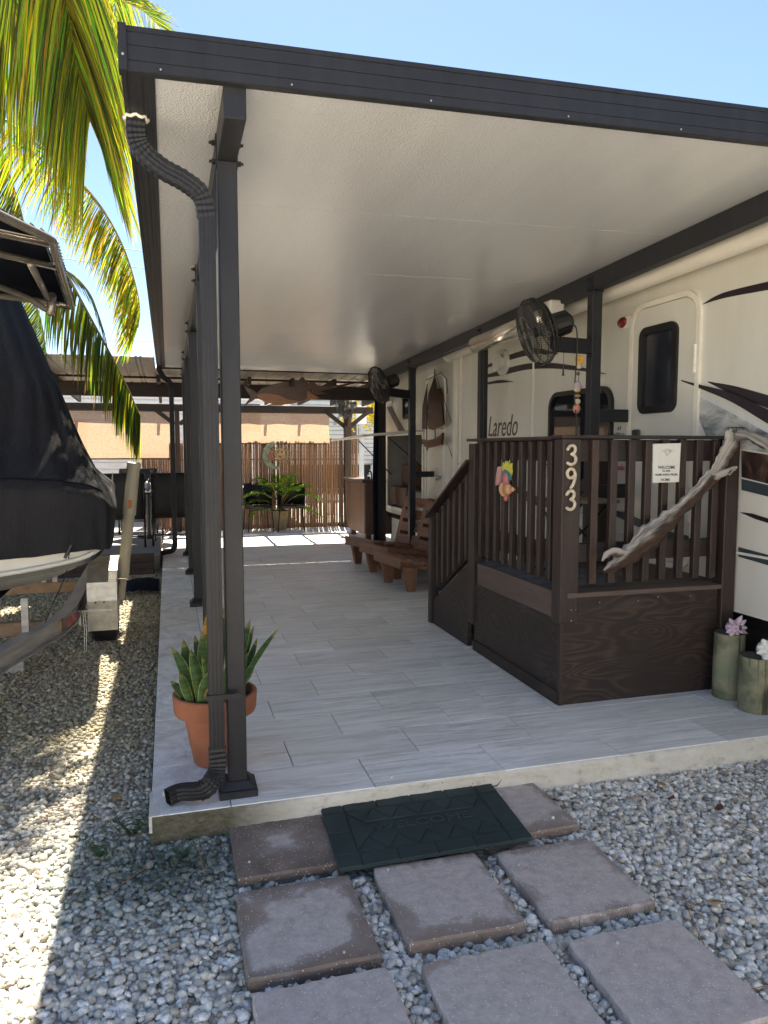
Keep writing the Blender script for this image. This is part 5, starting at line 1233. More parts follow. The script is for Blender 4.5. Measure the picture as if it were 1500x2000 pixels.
# hanging swordfish carving
fz_ = thing('wooden_swordfish', 'varnished wooden swordfish carving hanging from the pergola beam', 'wall sculpture', tuple(atY(560, 765, 10.62)))
FYY = 10.60
from mathutils.geometry import tessellate_polygon
def fp(pts, mat, name, e=0, th=.05):
    b = MB(); P = [atY(x, y_, FYY-e) for x, y_ in pts]; n = len(P); t3 = tessellate_polygon([[Vector((p.x, p.z, 0)) for p in P]])
    b.add(P+[p+Vector((0, th, 0)) for p in P], [tuple(t) for t in t3]+[tuple(i+n for i in t) for t in t3]+[(i, (i+1) % n, n+(i+1) % n, n+i) for i in range(n)]); return b.build(name, mat, fz_)
fp([(500, 770), (512, 758), (535, 750), (560, 745), (590, 741), (600, 744), (606, 760), (606, 779), (570, 787), (530, 787), (508, 780)], 'varnished_fish_wood', 'body')
fp([(500, 770), (520, 768), (545, 772), (562, 780), (590, 784), (612, 779), (624, 777), (610, 770), (600, 762), (600, 775), (596, 783), (570, 789), (540, 790), (515, 784)], 'pale_fish_wood', 'belly', .008, .04)
fp([(598, 762), (602, 748), (612, 745), (625, 756), (660, 752), (720, 742), (660, 757), (626, 763), (638, 768), (615, 772)], 'varnished_fish_wood', 'bill', .01, .03)
fp([(583, 745), (586, 738), (592, 736), (598, 744)], 'varnished_fish_wood', 'dorsal_fin', 0, .02); fp([(540, 786), (520, 792), (550, 792), (560, 788)], 'pale_fish_wood', 'lower_fin', 0, .02); fp([(502, 768), (492, 760), (476, 752), (484, 768), (490, 775), (474, 795), (498, 780), (504, 774)], 'varnished_fish_wood', 'tail', 0, .025)
b = MB(); b.sphere(atY(609, 762, FYY-.02), .012, 8, 6); b.build('eye', 'black_plastic', fz_)
b = MB(); b.tube([atY(520, 760, FYY+.03), atY(520, 735, FYY+.03)], .003, 5); b.tube([atY(590, 745, FYY+.03), atY(590, 728, FYY+.03)], .003, 5); b.build('hanger_wire', 'black_wire', fz_)

# bamboo fence: each cane its own part
bf = thing('bamboo_fence', 'brown bamboo cane fence closing the back of the patio', 'fence', (2, 13.2, SZ))
canes = []
for k in range(8):
    b = MB(); r = .0185; pts = []; rs = []; z = 0; H_ = 1.53
    while z < H_:
        st = random.uniform(.16, .26)
        for dz, q_ in ((0, 1.12), (.012, 1.0), (st-.012, .98)):
            pts.append((random.uniform(-.002, .002), 0, min(z+dz, H_))); rs.append(r*q_)
        z += st
    while pts[-2][2] >= H_: pts.pop(); rs.pop()
    b.tube(pts, rs, 7); canes.append(b.mesh('bamboo_cane', 'bamboo_cane', True))
x = .03; first_ = True
while x < 3.33:
    o = bpy.data.objects.new('bamboo_cane', random.choice(canes)); C.objects.link(o)
    s_ = random.uniform(.8, 1.12); o.scale = (s_, s_, random.uniform(.985, 1.02)*(1.035 if x > 2.8 else 1)); o.location = (x, 13.23+random.uniform(-.006, .006), SZ+.0); o.rotation_euler = (0, random.uniform(-.006, .006), random.uniform(0, 6))
    attach(o, bf); x += .037*s_*random.choice([.97, 1.0, 1.0, 1.0, 1.04, 1.14])
for z in (-.0, .45, .80, 1.22): b = MB(); b.box(.0, 3.34, 13.255, 13.275, SZ+z, SZ+z+(.07 if z < .1 else .02)); b.build('cross_rail', 'bamboo_tie', bf)
# section of fence at the left, behind the sling chairs
bf2 = thing('bamboo_fence', 'short run of bamboo fence left of the pergola middle post', 'fence', (-.1, 13.4, 0))
x = -.42
while x < 0.0:
    o = bpy.data.objects.new('bamboo_cane', random.choice(canes)); C.objects.link(o); o.location = (x, 13.33, .0); o.scale = (1, 1, .95); attach(o, bf2); x += .038
# roller shades
def shade_(x0, x1, z0, z1, lab):
    t = thing('roller_shade', lab, 'shade', ((x0+x1)/2, 13.24, z1), 'woven roller shades behind the pergola')
    b = MB(); b.grid([[Vector((x0+(x1-x0)*i/12, 13.21+.006*math.sin(i*2.0), z)) for i in range(13)] for z in (z0, z1)]); b.build('cloth', 'woven_roller_shade', t)
    b = MB(); b.tube([(x0, 13.21, z0), (x1, 13.21, z0)], .012, 8); b.tube([(x0, 13.21, z1+.01), (x1, 13.21, z1+.01)], .02, 8); b.build('hem_bar', 'bamboo_tie', t, smooth=True)
shade_(.62, 2.80, 1.625, 2.17, 'tan woven roller shade above the bamboo fence'); shade_(-3.6, .07, 1.37, 2.17, 'wide tan woven roller shade behind the coconut frond and sling chairs')

# sun and moon wall plaque
sm = thing('sun_moon_plaque', 'painted sun and crescent moon wall plaque on the bamboo fence', 'wall art', tuple(atY(538, 890, 13.17)))
cc = atY(540, 889, 13.15); Rm = .25
def ring_(cx_, cz_, r, n_, a0=0, a1=2*PI): return [(cx_+r*math.cos(a), cz_+r*math.sin(a)) for a in np.linspace(a0, a1, n_)]
def art(pts, mat, name, e=0., th=.012): b = MB(); b.poly([cc+Vector((x_, -e, z_)) for x_, z_ in pts], (0, th, 0)); return b.build(name, mat, sm)
art(ring_(0, 0, Rm, 20, 1.75, 4.9)+[(x_, z_) for x_, z_ in ring_(.06, .0, Rm*.80, 16, 4.6, 1.9)], 'art_verdigris', 'crescent_moon', .01)
art([(-.14, .03), (-.09, .09), (-.07, .03), (-.045, .0), (-.07, -.03), (-.08, -.1), (-.13, -.09)], 'art_red', 'moon_face', .024)
art(ring_(.06, .02, .105, 22), 'art_gold', 'sun_face', .024)
for k in range(20):
    a = 2*PI*k/20; r0, r1 = .12, (.225 if k % 2 else .2); d = (math.cos(a), math.sin(a)); p_ = (-d[1]*.013, d[0]*.013)
    art([(.06+d[0]*r0+p_[0], .02+d[1]*r0+p_[1]), (.06+d[0]*r0-p_[0], .02+d[1]*r0-p_[1]), (.06+d[0]*r1, .02+d[1]*r1)], 'art_gold' if k % 2 else 'art_verdigris', 'sun_ray', .02)
for sx in (-.035, .035): art(ring_(.06+sx, .055, .02, 8), 'art_blue', 'eye', .04, .008)
art(ring_(.06, -.03, .022, 8), 'art_red', 'mouth', .04, .008)

# potted areca palm between the two black chairs
ap = thing('potted_palm', 'green areca palm in a tan clay pot before the bamboo fence', 'potted plant', tuple(atZ(548, 1030, SZ)))
ac = Vector((1.86, 12.95, SZ))
b = MB(); b.lathe(ac, [(0, .002), (.095, .002), (.12, .16), (.145, .30), (.16, .305), (.16, .34), (.14, .34), (.13, .28), (0, .28)], 24); b.build('pot', 'tan_clay_pot', ap, autosmooth=True)
def frond_mesh(P, ls, col_fn, wd=.010, droop=.5, spread=1.0, seed=1, side_mask=None, nl=60, sag=0., bendy=1, updir=Vector((0, 0, 1)), hang=0.0, t0=.12, bias=(0, 0, 0), tgf=.55, skip=.12):
    """leaflets along rachis P; ls leaflet length(t)"""
    rn = random.Random(seed); b = MB(); n_ = len(P)
    for k in range(nl):
        t = t0+(1-t0)*k/nl; f = t*(n_-1); i = min(int(f), n_-2); p = P[i].lerp(P[i+1], f-i); tg = (P[i+1]-P[i]).normalized()
        sd = tg.cross(updir).normalized()
        for s_ in (-1, 1):
            if side_mask and side_mask(t, s_, rn): continue
            L = ls(t)*rn.uniform(.85, 1.1); d = (sd*s_*spread+tg*(tgf+.3*t)+Vector(bias)+Vector((0, 0, -hang))+Vector((rn.gauss(0, .06), rn.gauss(0, .06), rn.gauss(0, .06)))).normalized()
            q0 = p; m = 4; pts = [q0]; dd = d.copy()
            for j in range(m): dd = (dd+Vector((0, 0, -droop*(.5+j*.35)))).normalized(); q0 = q0+dd*L/m; pts.append(q0)
            wv = (dd.cross(Vector((rn.uniform(-.4, .4), -1, rn.uniform(-.4, .4))))).normalized()
            wv = wv*.8+tg*.5; wv.normalize()
            ww = [.55, 1, .9, .55, .05]; c = col_fn(t, s_, rn)
            tipc = (.16, .11, .05) if rn.random() < .2 else c
            if rn.random() < skip: continue
            fo = dd.cross(wv).normalized()*wd*.32; c2 = tuple(x*rn.choice((.5, .68, 1.15)) for x in c)  # second half toned apart, putting fold shading into the leaflet colour
            vs = []
            for j in range(m+1): vs += [pts[j]-wv*wd*ww[j]*.5-fo*ww[j], pts[j], pts[j]+wv*wd*ww[j]*.5-fo*ww[j]]
            for j in range(m):
                e = tipc if (j == m-1 and bendy) else c
                q = vs[3*j:3*j+6]; b.add([q[0], q[1], q[4], q[3]], [(0, 1, 2, 3)], e); b.add([q[1], q[2], q[5], q[4]], [(0, 1, 2, 3)], c2 if e is c else e)
    return b
for k, (a, el, L) in enumerate([(-2.8, .7, .75), (-2.2, 1.0, .7), (-1.2, .9, .65), (-.35, .6, .8), (.2, .85, .75), (2.6, 1.05, .75), (3.1, .5, .75), (1.5, 1.2, .7), (-.9, 1.2, .75), (-2.6, .35, .6), (-.1, .35, .65), (.8, 1.1, .6)]):
    d = Vector((math.cos(a), math.sin(a)*.6-.15, 0)).normalized(); P = [ac+Vector((0, 0, .3))+d*(1.15*L*math.cos(el)*s_*(.5+.6*s_))+Vector((0, 0, L*(math.sin(el)*s_*1.75-.75*s_**2.6))) for s_ in np.linspace(0, 1, 12)]
    b = frond_mesh(P, lambda t: .30*math.sin(PI*min(.95, t*.85+.12)), lambda t, s_, rn: random.choice([(.11, .22, .03), (.20, .32, .04), (.07, .15, .03)]), .017, .12, 1.0, k+3, nl=24, t0=.35, bendy=0, hang=-.15)
    fr = b.build('frond', 'palm_leaflet', ap); b = MB(); b.tube(P, [.008]*6+[.005]*6, 5); b.build('frond_stem', 'palm_stem', fr)
# black tub chairs
def tub(x, y, rz, lab):
    t = thing('patio_chair', lab, 'chair', (0, 0, 0), 'black woven tub chairs before the bamboo fence')
    b = MB(); rows_ = []
    for z, r in ((.44, .22), (.55, .24), (.68, .25), (.80, .25)):
        rows_.append([Vector((r*math.cos(a)*1.0, r*math.sin(a)*.95+.02, z-.13*max(0, abs(a-PI/2)-.9) * (1 if z > .5 else 0))) for a in np.linspace(-.25, PI+.25, 15)])
    b.grid(rows_); o = b.build('backrest', 'rattan_black', t, smooth=True); m_ = o.modifiers.new('s', 'SOLIDIFY'); m_.thickness = .015
    b = MB(); b.cyl((0, 0, .40), (0, 0, .435), .235, seg=24); b.build('seat', 'rattan_black', t)
    b = MB(); b.tube([Vector((.25*math.cos(a), .25*math.sin(a)*.95+.02, .81-.13*max(0, abs(a-PI/2)-.9))) for a in np.linspace(-.3, PI+.3, 20)], .010, 7); b.build('top_rail', 'black_metal', t, smooth=True)
    for sx, sy in ((-1, -1), (1, -1), (-1, 1), (1, 1)): b = MB(); b.tube([(sx*.19, sy*.17, .42), (sx*.225, sy*.2, 0)], .010, 7); b.build('leg', 'black_metal', t, smooth=True)
    t.location = (x, y, SZ); t.rotation_euler = (0, 0, rz)
tub(1.47, 12.86, .12, 'black tub chair left of the potted palm'); tub(2.03, 12.80, -.15, 'black tub chair right of the potted palm, half under its fronds')

# raised timber deck on the left, behind the boat
rd = thing('raised_deck', 'low raised patio deck with stacked timber steps behind the boat trailer', 'deck', (-2, 11, 0))
b = MB(); b.box(-5.0, -.13, 9.75, 13.3, -.02, .20); b.build('deck_top', 'concrete_deck', rd)
for k in range(3):
    for x0, x1 in ((-3.6, -1.9), (-1.89, -.92), (-.91, -.20)):
        b = MB(); b.box(x0, x1, 9.50-.0, 9.74, .0+k*.078, .074+k*.078); b.build('step_board', 'step_timber', rd, bevel=.004)
def sling(x, y, rz, lab):
    t = thing('sling_chair', lab, 'chair', (0, 0, 0), 'brown sling patio chairs on the raised deck')
    b = MB(); rows_ = [[Vector((xx, -.26+.02*math.cos(xx*5)+(z-.43)*-.10, z)) for xx in np.linspace(-.27, .27, 7)] for z in (.38, .55, .75, .99)]
    b.grid(rows_); o = b.build('back_sling', 'sling_fabric', t, smooth=True); m_ = o.modifiers.new('s', 'SOLIDIFY'); m_.thickness = .01
    b = MB(); b.grid([[Vector((xx, yy_, .42-.02*math.cos(xx*3))) for xx in np.linspace(-.26, .26, 5)] for yy_ in (-.27, .0, .26)]); o = b.build('seat_sling', 'sling_fabric', t); m_ = o.modifiers.new('s', 'SOLIDIFY'); m_.thickness = .01
    b = MB()
    for s_ in (-1, 1): b.tube([(s_*.285, -.33, 1.0), (s_*.285, -.27, .40), (s_*.285, .27, .42)], .014, 8); b.tube([(s_*.30, -.31, .68), (s_*.30, .2, .66), (s_*.30, .26, .4)], .014, 8)
    b.tube([(-.285, -.33, 1.0), (.285, -.33, 1.0)], .014, 8); b.tube([(-.285, -.27, .15), (.285, -.27, .15)], .010, 8); b.build('frame', 'black_metal', t, smooth=True)
    for sx in (-1, 1):
        for sy in (-.29, .25): b = MB(); b.tube([(sx*.285, sy, .42), (sx*.285, sy, 0)], .015, 8); b.build('leg', 'black_metal', t, smooth=True)
    t.location = (x, y, .20); t.rotation_euler = (0, 0, rz)
sling(-.62, 10.85, .03, 'sling chair seen from behind, between the boat cover and the white pole'); sling(.07-.0, 10.95, -.03, 'sling chair seen from behind, next to the dark porch posts')
sling(-.48, 12.55, PI, 'sling chair facing the camera on the far side of the table')
td = thing('patio_table', 'black round patio table between the sling chairs', 'table', (-.30, 11.7, .2))
b = MB(); b.cyl((-.30, 11.72, .88), (-.30, 11.72, .905), .45, seg=30); b.build('table_top', 'black_metal', td)
b = MB(); b.cyl((-.30, 11.72, .2), (-.30, 11.72, .88), .035, seg=12); b.cyl((-.30, 11.72, .2), (-.30, 11.72, .23), .18, seg=20); b.build('pedestal', 'black_metal', td, smooth=False)
st = thing('bird_figurine', 'grey and black bird figurine standing on the patio table', 'figurine', (-.30, 11.45, .905))
b = MB(); b.sphere((-.30, 11.45, .99), .06, 10, 8, (.8, 1, 1.3)); b.build('body', 'grey_siding', st, smooth=True)
b = MB(); b.tube(smoothline([(-.29, 11.45, 1.04), (-.26, 11.44, 1.10), (-.24, 11.43, 1.14), (-.21, 11.43, 1.13)], 3), .012, 7); b.tube(smoothline([(-.32, 11.45, 1.04), (-.34, 11.44, 1.10), (-.37, 11.43, 1.15), (-.35, 11.43, 1.18)], 3), .012, 7); b.tube([(-.28, 11.44, 1.1), (-.34, 11.42, .93)], .01, 6); b.build('necks', 'black_plastic', st, smooth=True)

# ================================================================= BOAT AND TRAILER
tr = thing('boat_trailer', 'aluminium boat trailer with tread plate fender and beige guide pole', 'trailer', (-.5, 6, 0))
F0 = atZ(170, 1135, .44); F1 = atZ(120, 1195, .44)
b = MB(); pts = [(-.72, 7.6, .44), (-.705, 6.65, .44)]+[tuple(atZ(x_, y_, z_)) for x_, y_, z_ in ((152, 1160, .43), (136, 1186, .42), (112, 1206, .41), (60, 1235, .405), (0, 1268, .40), (-250, 1420, .40))]
for p0, p1 in zip(pts[:-1], pts[1:]):
    p0 = Vector(p0); p1 = Vector(p1); up = Vector((0, 0, 1)); e = (p1-p0).normalized()*.01
    b.bar(p0, p1+e, .085, .008); b.bar(p0-up*.12, p1+e-up*.12, .085, .008); b.bar(p0-up*.06, p1+e-up*.06, .010, .115)
b.build('side_frame', 'trailer_aluminium', tr)
b = MB()
for x0_, x1_ in ((0, .10), (.13, .30)): q0, q1 = Vector(pts[3]).lerp(Vector(pts[4]), x0_*3), Vector(pts[3]).lerp(Vector(pts[4]), x1_*3); o_ = Vector((.047, -.003, 0)); b = MB(); b.add([q0+o_+Vector((0, 0, -.025)), q1+o_+Vector((0, 0, -.025)), q1+o_+Vector((0, 0, -.09)), q0+o_+Vector((0, 0, -.09))], [(0, 1, 2, 3)]); b.build('reflector', 'red_reflector', tr)
for y in (6.9, 5.35): b = MB(); b.box(-2.6, -.72, y, y+.06, .30, .39); b.build('crossbar', 'rusty_crossbar', tr, bevel=.004)
b = MB(); b.bar((-1.05, 7.4, .70), (-1.25, 3.4, .52), .10, .16); b.build('bunk_board', 'navy_top_canvas', tr, bevel=.02)
for (x, y) in ((-1.06, 6.93), (-1.12, 5.38), (-.97, 6.93), (-.88, 5.0)): b = MB(); b.box(x-.02, x+.02, y-.02, y+.02, .35, .62); b.build('bunk_bracket', 'trailer_aluminium', tr)
b = MB(); b.cyl((-.61, 6.30, .285), (-.425, 6.30, .285), .285, seg=28); wh = b.build('wheel', 'tyre_rubber', tr, bevel=.02)
b = MB(); b.cyl((-.435, 6.30, .285), (-.418, 6.30, .285), .15, seg=20); b.build('rim', 'trailer_aluminium', wh)
# fender: arch with flat front face and side flange
b = MB(); prof = [(6.0, .150), (6.0, .38), (6.02, .52), (6.08, .60), (6.2, .65), (6.45, .665), (6.6, .62), (6.68, .50), (6.70, .2)]
b.grid([[Vector((x, y, z)) for y, z in prof] for x in (-.622, -.412)]); b.poly([(-.410, y, z) for y, z in prof+[(6.66, .44), (6.55, .57), (6.2, .58), (6.06, .45), (6.04, .30)]], (.003, 0, 0))
o = b.build('fender', 'tread_plate', tr); m_ = o.modifiers.new('s', 'SOLIDIFY'); m_.thickness = .004
b = MB(); b.box(-.67, -.44, 5.975, 5.995, .305, .322); b.box(-.68, -.665, 5.975, 6.15, .20, .325); b.build('fender_bracket', 'steel', tr)
b = MB()
for x in (-.56, -.50): b.sphere((x, 5.997, .37), .008, 6, 4)
b.build('bolts', 'black_metal', tr)
gp0 = atY(236, 1170, 6.35); gp1 = atY(262, 903, 6.35); d = gp1-gp0
b = MB(); b.tube([gp0, gp0+d*.14, gp0+d*.145], [.030, .032, .045], 18); b.tube([gp0+d*.16, gp0+d*.22], [.046, .046], 18); b.tube([gp0+d*.22, gp0+d*.24, gp0+d*.64], [.046, .044, .044], 18); b.tube([gp0+d*.62, gp0+d*.64, gp0+d*.96], [.052, .052, .048], 18); b.tube([gp0+d*.95, gp0+d*.995, gp1], [.055, .055, .04], 18)
gpo = b.build('guide_pole', 'beige_pvc', tr, autosmooth=True)
c = gp0+d*.70; b = MB(); b.add([c+Vector((-.018, -.054, -.035)), c+Vector((.012, -.0545, -.035)), c+Vector((.018, -.0545, .035)), c+Vector((-.012, -.054, .035))], [(0, 1, 2, 3)]); b.build('sticker', 'orange_sticker', gpo)
# jack stand plate at the left
b = MB(); b.box(-1.16, -.99, 5.5, 5.56, .0, .16); b.build('wheel_chock', 'trailer_aluminium', tr, bevel=.005)
b = MB()
for k, x in enumerate((-.645, -.63)): b.tube(smoothline([(x, 5.9, .33), (x+.01, 5.88, .2), (x+.005, 5.9, .03)], 3), .003, 5)
b.build('loose_strap', 'cream_trim', tr)

bt = thing('boat', 'white motor boat under a black canvas cover on the trailer', 'boat', (-1.6, 7, .5))
# outline on the near end: pixel, depth. hull shell under the cover
hullrows = []
sheer = [(-3.3, 5.3, .62), (-2.6, 5.05, .68), (-1.9, 4.95, .72), (-1.3, 4.92, .745), (-.95, 4.97, .775), (-.68, 5.0, .815), (-.50, 5.02, .86), (-.41, 5.10, .93), (-.385, 5.25, 1.02), (-.42, 6.0, 1.06), (-.50, 7.2, 1.08), (-.62, 9.2, 1.08)]
keel = [(-3.2, 5.9, .30), (-2.6, 5.8, .42), (-1.9, 5.7, .48), (-1.4, 5.7, .52), (-1.15, 5.75, .56), (-.98, 5.8, .60), (-.88, 5.9, .64), (-.82, 6.0, .67), (-.80, 6.2, .70), (-.82, 6.6, .70), (-.9, 7.4, .70), (-1.0, 9.2, .70)]
SH = smoothline(sheer, 4); KE = smoothline(keel, 4)
def lerp3(a_, c_, t, bul=0.): p = a_.lerp(c_, t); return p+Vector((0, 0, -bul*math.sin(PI*t)))
b = MB(); b.grid([[lerp3(a_, c_, t, .05) for a_, c_ in zip(SH, KE)] for t in (0, .15, .3, .5, .75, 1)]); b.build('hull', 'white_hull', bt, smooth=True)
b = MB(); b.grid([[p+Vector((0, -.012, z)) for p in SH] for z in (-.035, .0)]); b.build('hull_stripe', 'navy_hull_stripe', bt, smooth=True)
b = MB(); b.tube([p+Vector((0, -.02, .012)) for p in SH], .016, 8); b.build('rub_rail', 'white_hull', bt, smooth=True)
b = MB(); b.grid([[p+Vector((0, -.004, z)) for p in SH] for z in (0, .10, .20)]); b.build('topside', 'white_hull', bt, smooth=True)
# canvas cover: rows from T-top edge down to the hem; near face then right side
def cover_rows():
    # columns: left (outside the frame) -> corner -> along the right side to the rear
    top = [(-2.6, 5.85, 2.66), (-1.9, 5.80, 2.68), (-1.45, 5.80, 2.69), (-1.2, 5.80, 2.69), (-1.03, 5.84, 2.68), (-1.01, 6.0, 2.64), (-1.06, 6.4, 2.6), (-1.15, 7.0, 2.5), (-1.3, 8.6, 2.3)]
    mid = [(-2.7, 5.38, 1.98), (-1.95, 5.34, 1.98), (-1.35, 5.32, 1.98), (-.95, 5.34, 1.97), (-.735, 5.38, 1.93), (-.69, 5.6, 1.90), (-.78, 6.2, 1.85), (-.9, 7.0, 1.8), (-1.1, 8.8, 1.7)]
    gun = [(-2.8, 4.98, 1.38), (-2.0, 4.93, 1.385), (-1.4, 4.90, 1.38), (-.95, 4.91, 1.37), (-.52, 4.95, 1.33), (-.375, 5.12, 1.24), (-.40, 5.8, 1.22), (-.48, 7.0, 1.2), (-.62, 9.2, 1.18)]
    gun2 = [(-2.8, 4.93, 1.31), (-2.0, 4.88, 1.315), (-1.4, 4.855, 1.305), (-.95, 4.865, 1.30), (-.49, 4.90, 1.26), (-.345, 5.06, 1.17), (-.375, 5.8, 1.15), (-.46, 7.0, 1.14), (-.60, 9.2, 1.12)]
    hem = [(-2.8, 4.99, .83), (-2.0, 4.94, .85), (-1.4, 4.915, .86), (-.95, 4.93, .875), (-.47, 4.97, .91), (-.375, 5.13, .90), (-.40, 5.8, .95), (-.48, 7.0, .95), (-.62, 9.2, .95)]
    return [smoothline(r, 12) for r in (top, mid, gun, gun2, hem)]
CR = cover_rows(); rows_ = []
sub_ = [10, 12, 3, 12]
random.seed(31); ph = [random.uniform(0, 6) for _ in range(12)]
for k in range(4):
    for j in range(sub_[k]+(1 if k == 3 else 0)):
        t = j/sub_[k]; row = []
        for i, (a_, c_) in enumerate(zip(CR[k], CR[k+1])):
            p = a_.lerp(c_, t); s_ = i/len(CR[k]); v_ = (k+t)/4
            # folds running down towards the corner
            fold = .013*math.sin(i*1.15+ph[0]+v_*3.0)+.010*math.sin(i*.53+ph[1]-v_*4)+.006*math.sin(i*2.3+v_*9)
            if k == 0: fold *= .5
            if k == 1: p += Vector((0, .03*math.sin(PI*t), -.045*math.sin(PI*t)))
            if k == 2: fold *= .4
            if k == 3: fold *= .6*t+.1
            p += Vector((.25, -1, .35)).normalized()*fold
            row.append(p)
        rows_.append(row)
random.seed(7)
b = MB(); b.grid(rows_); cvr = b.build('boat_cover', 'black_boat_canvas', bt, smooth=True)
b = MB(); sl_ = [p+Vector((.0, -.006, 0)) for p in rows_[22][10:56]]; b.tube(sl_, .005, 6); b.build('seam', 'navy_top_canvas', cvr, smooth=True)
b = MB(); b.tube([p+Vector((0, -.012, 0)) for p in rows_[14][0:30]], .0025, 5); b.build('draw_cord', 'black_wire', cvr)
c0_ = Vector((-.60, 4.93, .92)); b = MB(); b.tube(smoothline([c0_, c0_+Vector((-.06, .2, -.2)), (-.80, 5.2, .40), (-.80, 5.22, .22)], 5), .004, 5); b.tube([c0_+Vector((.01, 0, .03)), c0_+Vector((-.03, 0, -.05))], .010, 6); b.build('tie_down_rope', 'black_wire', bt)
# T-top: pipe frame and canvas
TZ = 2.45
tt = [atZ(-260, 290, TZ), atZ(0, 420, TZ), atZ(100, 468, TZ), atZ(141, 600, TZ), atZ(68, 586, TZ), atZ(-160, 560, TZ), atZ(-420, 530, TZ)]
b = MB(); P = [tt[0], tt[1], tt[1].lerp(tt[2], .9), tt[2]+Vector((.0, .06, 0)), tt[2].lerp(tt[3], .12), tt[3], tt[4], tt[5], tt[6]]
b.tube(smoothline(P[:5], 5)+P[5:], .019, 10)
top_f = b.build('top_frame', 'tent_pipe', bt, smooth=True)
b = MB(); a0_, a1_ = tt[0], tt[6]
rowA = [tt[0], tt[1], tt[2]]; rowB = [tt[6], tt[5], tt[3]]
up_ = Vector((0, 0, .055)); rr_ = []
for k in range(7):
    t = k/6; rr_.append([rowA[0].lerp(rowB[0], t)+Vector((0, 0, .03+.05*math.sin(PI*t))), rowA[1].lerp(rowB[1], t)+Vector((0, 0, .03+.05*math.sin(PI*t))), rowA[2].lerp(rowB[2], t)+Vector((-.03, 0, .02+.02*math.sin(PI*t)))])
b.grid(rr_); o = b.build('top_canvas', 'navy_top_canvas', bt, smooth=True); m_ = o.modifiers.new('s', 'SOLIDIFY'); m_.thickness = .006
b = MB()
for A_, B_ in (((-260, 400), (97, 476)), ((-200, 450), (108, 521))): b.tube([atZ(*A_, TZ-.0), atZ(*B_, TZ-.0)], .018, 8)
b.tube([atZ(60, 516, TZ-.03), atZ(98, 592, TZ-.03)], .018, 8)
q0, q1, q2, q3 = atZ(-60, 540, TZ-.02), atZ(15, 566, TZ-.03), atZ(60, 585, TZ-.05), atZ(92, 605, TZ-.09)
b.tube(smoothline([q0, q1, q2, q3, q3+Vector((.03, .02, .03))], 4), .019, 8); b.tube([q3+Vector((0.02, 0, -.03)), q3+Vector((.03, .02, .10))], .024, 8)
b.build('top_cross_pipe', 'tent_pipe', bt, smooth=True)
b = MB()
for k in range(26):
    p = tt[2].lerp(tt[3], .04+k/27); b.tube([p+Vector((.026, 0, 0)), p+Vector((0, 0, .026)), p+Vector((-.04, .01, .03)), p+Vector((-.026, 0, -.01))], .004, 4)
for k in range(9):
    p = tt[0].lerp(tt[1], .5).lerp(tt[2], k/9); 
    b.tube([p+Vector((0, -.026, 0)), p+Vector((0, 0, .027)), p+Vector((.01, .03, .02))], .004, 4)
b.build('lacing', 'black_wire', bt)['kind'] = 'stuff'

# ================================================================= COCONUT PALM
cp = thing('coconut_palm', 'coconut palm with yellow green fronds hanging over the boat', 'palm tree', (-4.2, 6.5, 0))
b = MB(); b.tube(smoothline([(-4.3, 8.8, -.05), (-4.2, 8.7, 1.5), (-3.9, 8.4, 3.2), (-3.2, 7.9, 5.0), (-2.6, 7.6, 6.0)], 5), [.20]*6+[.15]*10+[.12]*5, 14); b.build('trunk', 'palm_trunk_bark', cp, smooth=True)
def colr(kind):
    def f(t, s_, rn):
        pal = {'y': [(.30, .37, .03), (.44, .43, .04), (.17, .27, .03), (.25, .35, .04), (.46, .40, .04), (.38, .42, .04), (.06, .10, .025), (.10, .15, .03)],  # the darkest greens put shadow between leaflets into the colour
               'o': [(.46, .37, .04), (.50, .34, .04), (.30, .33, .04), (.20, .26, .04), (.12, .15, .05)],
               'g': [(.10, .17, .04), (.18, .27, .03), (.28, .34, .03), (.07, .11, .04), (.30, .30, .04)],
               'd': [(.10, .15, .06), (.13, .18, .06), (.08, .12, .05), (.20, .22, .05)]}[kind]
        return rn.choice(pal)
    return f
def pfrond(pix, ls, kind, seed, nl, wd, droop, hang, spread=1.0, mask=None, r=.014, updir=Vector((0, 0, 1)), t0=.02, bias=(0, 0, 0), tgf=.55):
    K = 1.65 if pix[0][2] < 5.5 else 1.15
    P = smoothline([atY(x, y_, Y*K) for x, y_, Y in pix], 6)
    b = frond_mesh(P, lambda t: ls(t)*K, colr(kind), wd*K*.56, droop, spread, seed, mask, int(nl*1.6), hang=hang, updir=updir, t0=t0, bias=bias, tgf=tgf)
    fr = b.build('frond', 'palm_leaflet', cp); b = MB(); n_ = len(P); b.tube(P, [r*(1-.75*i/n_) for i in range(n_)], 6); b.build('frond_stem', 'palm_stem', fr); return fr
# large top-left frond hanging towards the roof corner
pfrond([(60, -330, 3.6), (105, -120, 3.8), (130, 0, 4.0), (145, 90, 4.1), (160, 170, 4.2), (176, 235, 4.3)], lambda t: 1.05-.4*t, 'y', 3, 120, .024, .20, .7, .5, bias=(.05, 0, 0))
pfrond([(60, -330, 3.9), (105, -120, 4.1), (130, 0, 4.3), (145, 90, 4.4), (158, 160, 4.5)], lambda t: .9-.3*t, 'y', 33, 80, .024, .20, .7, .5, updir=Vector((0, 1, .2)))
pfrond([(-60, -300, 3.9), (-10, -150, 4.2), (20, -20, 4.4), (40, 60, 4.6), (60, 130, 4.7)], lambda t: .95-.3*t, 'y', 13, 100, .024, .22, .85, .5, bias=(.15, 0, 0))
pfrond([(180, -200, 4.6), (205, -80, 4.9), (222, -10, 5.1), (236, 50, 5.3), (246, 120, 5.5)], lambda t: .75-.2*t, 'y', 4, 70, .022, .22, .7, .45)
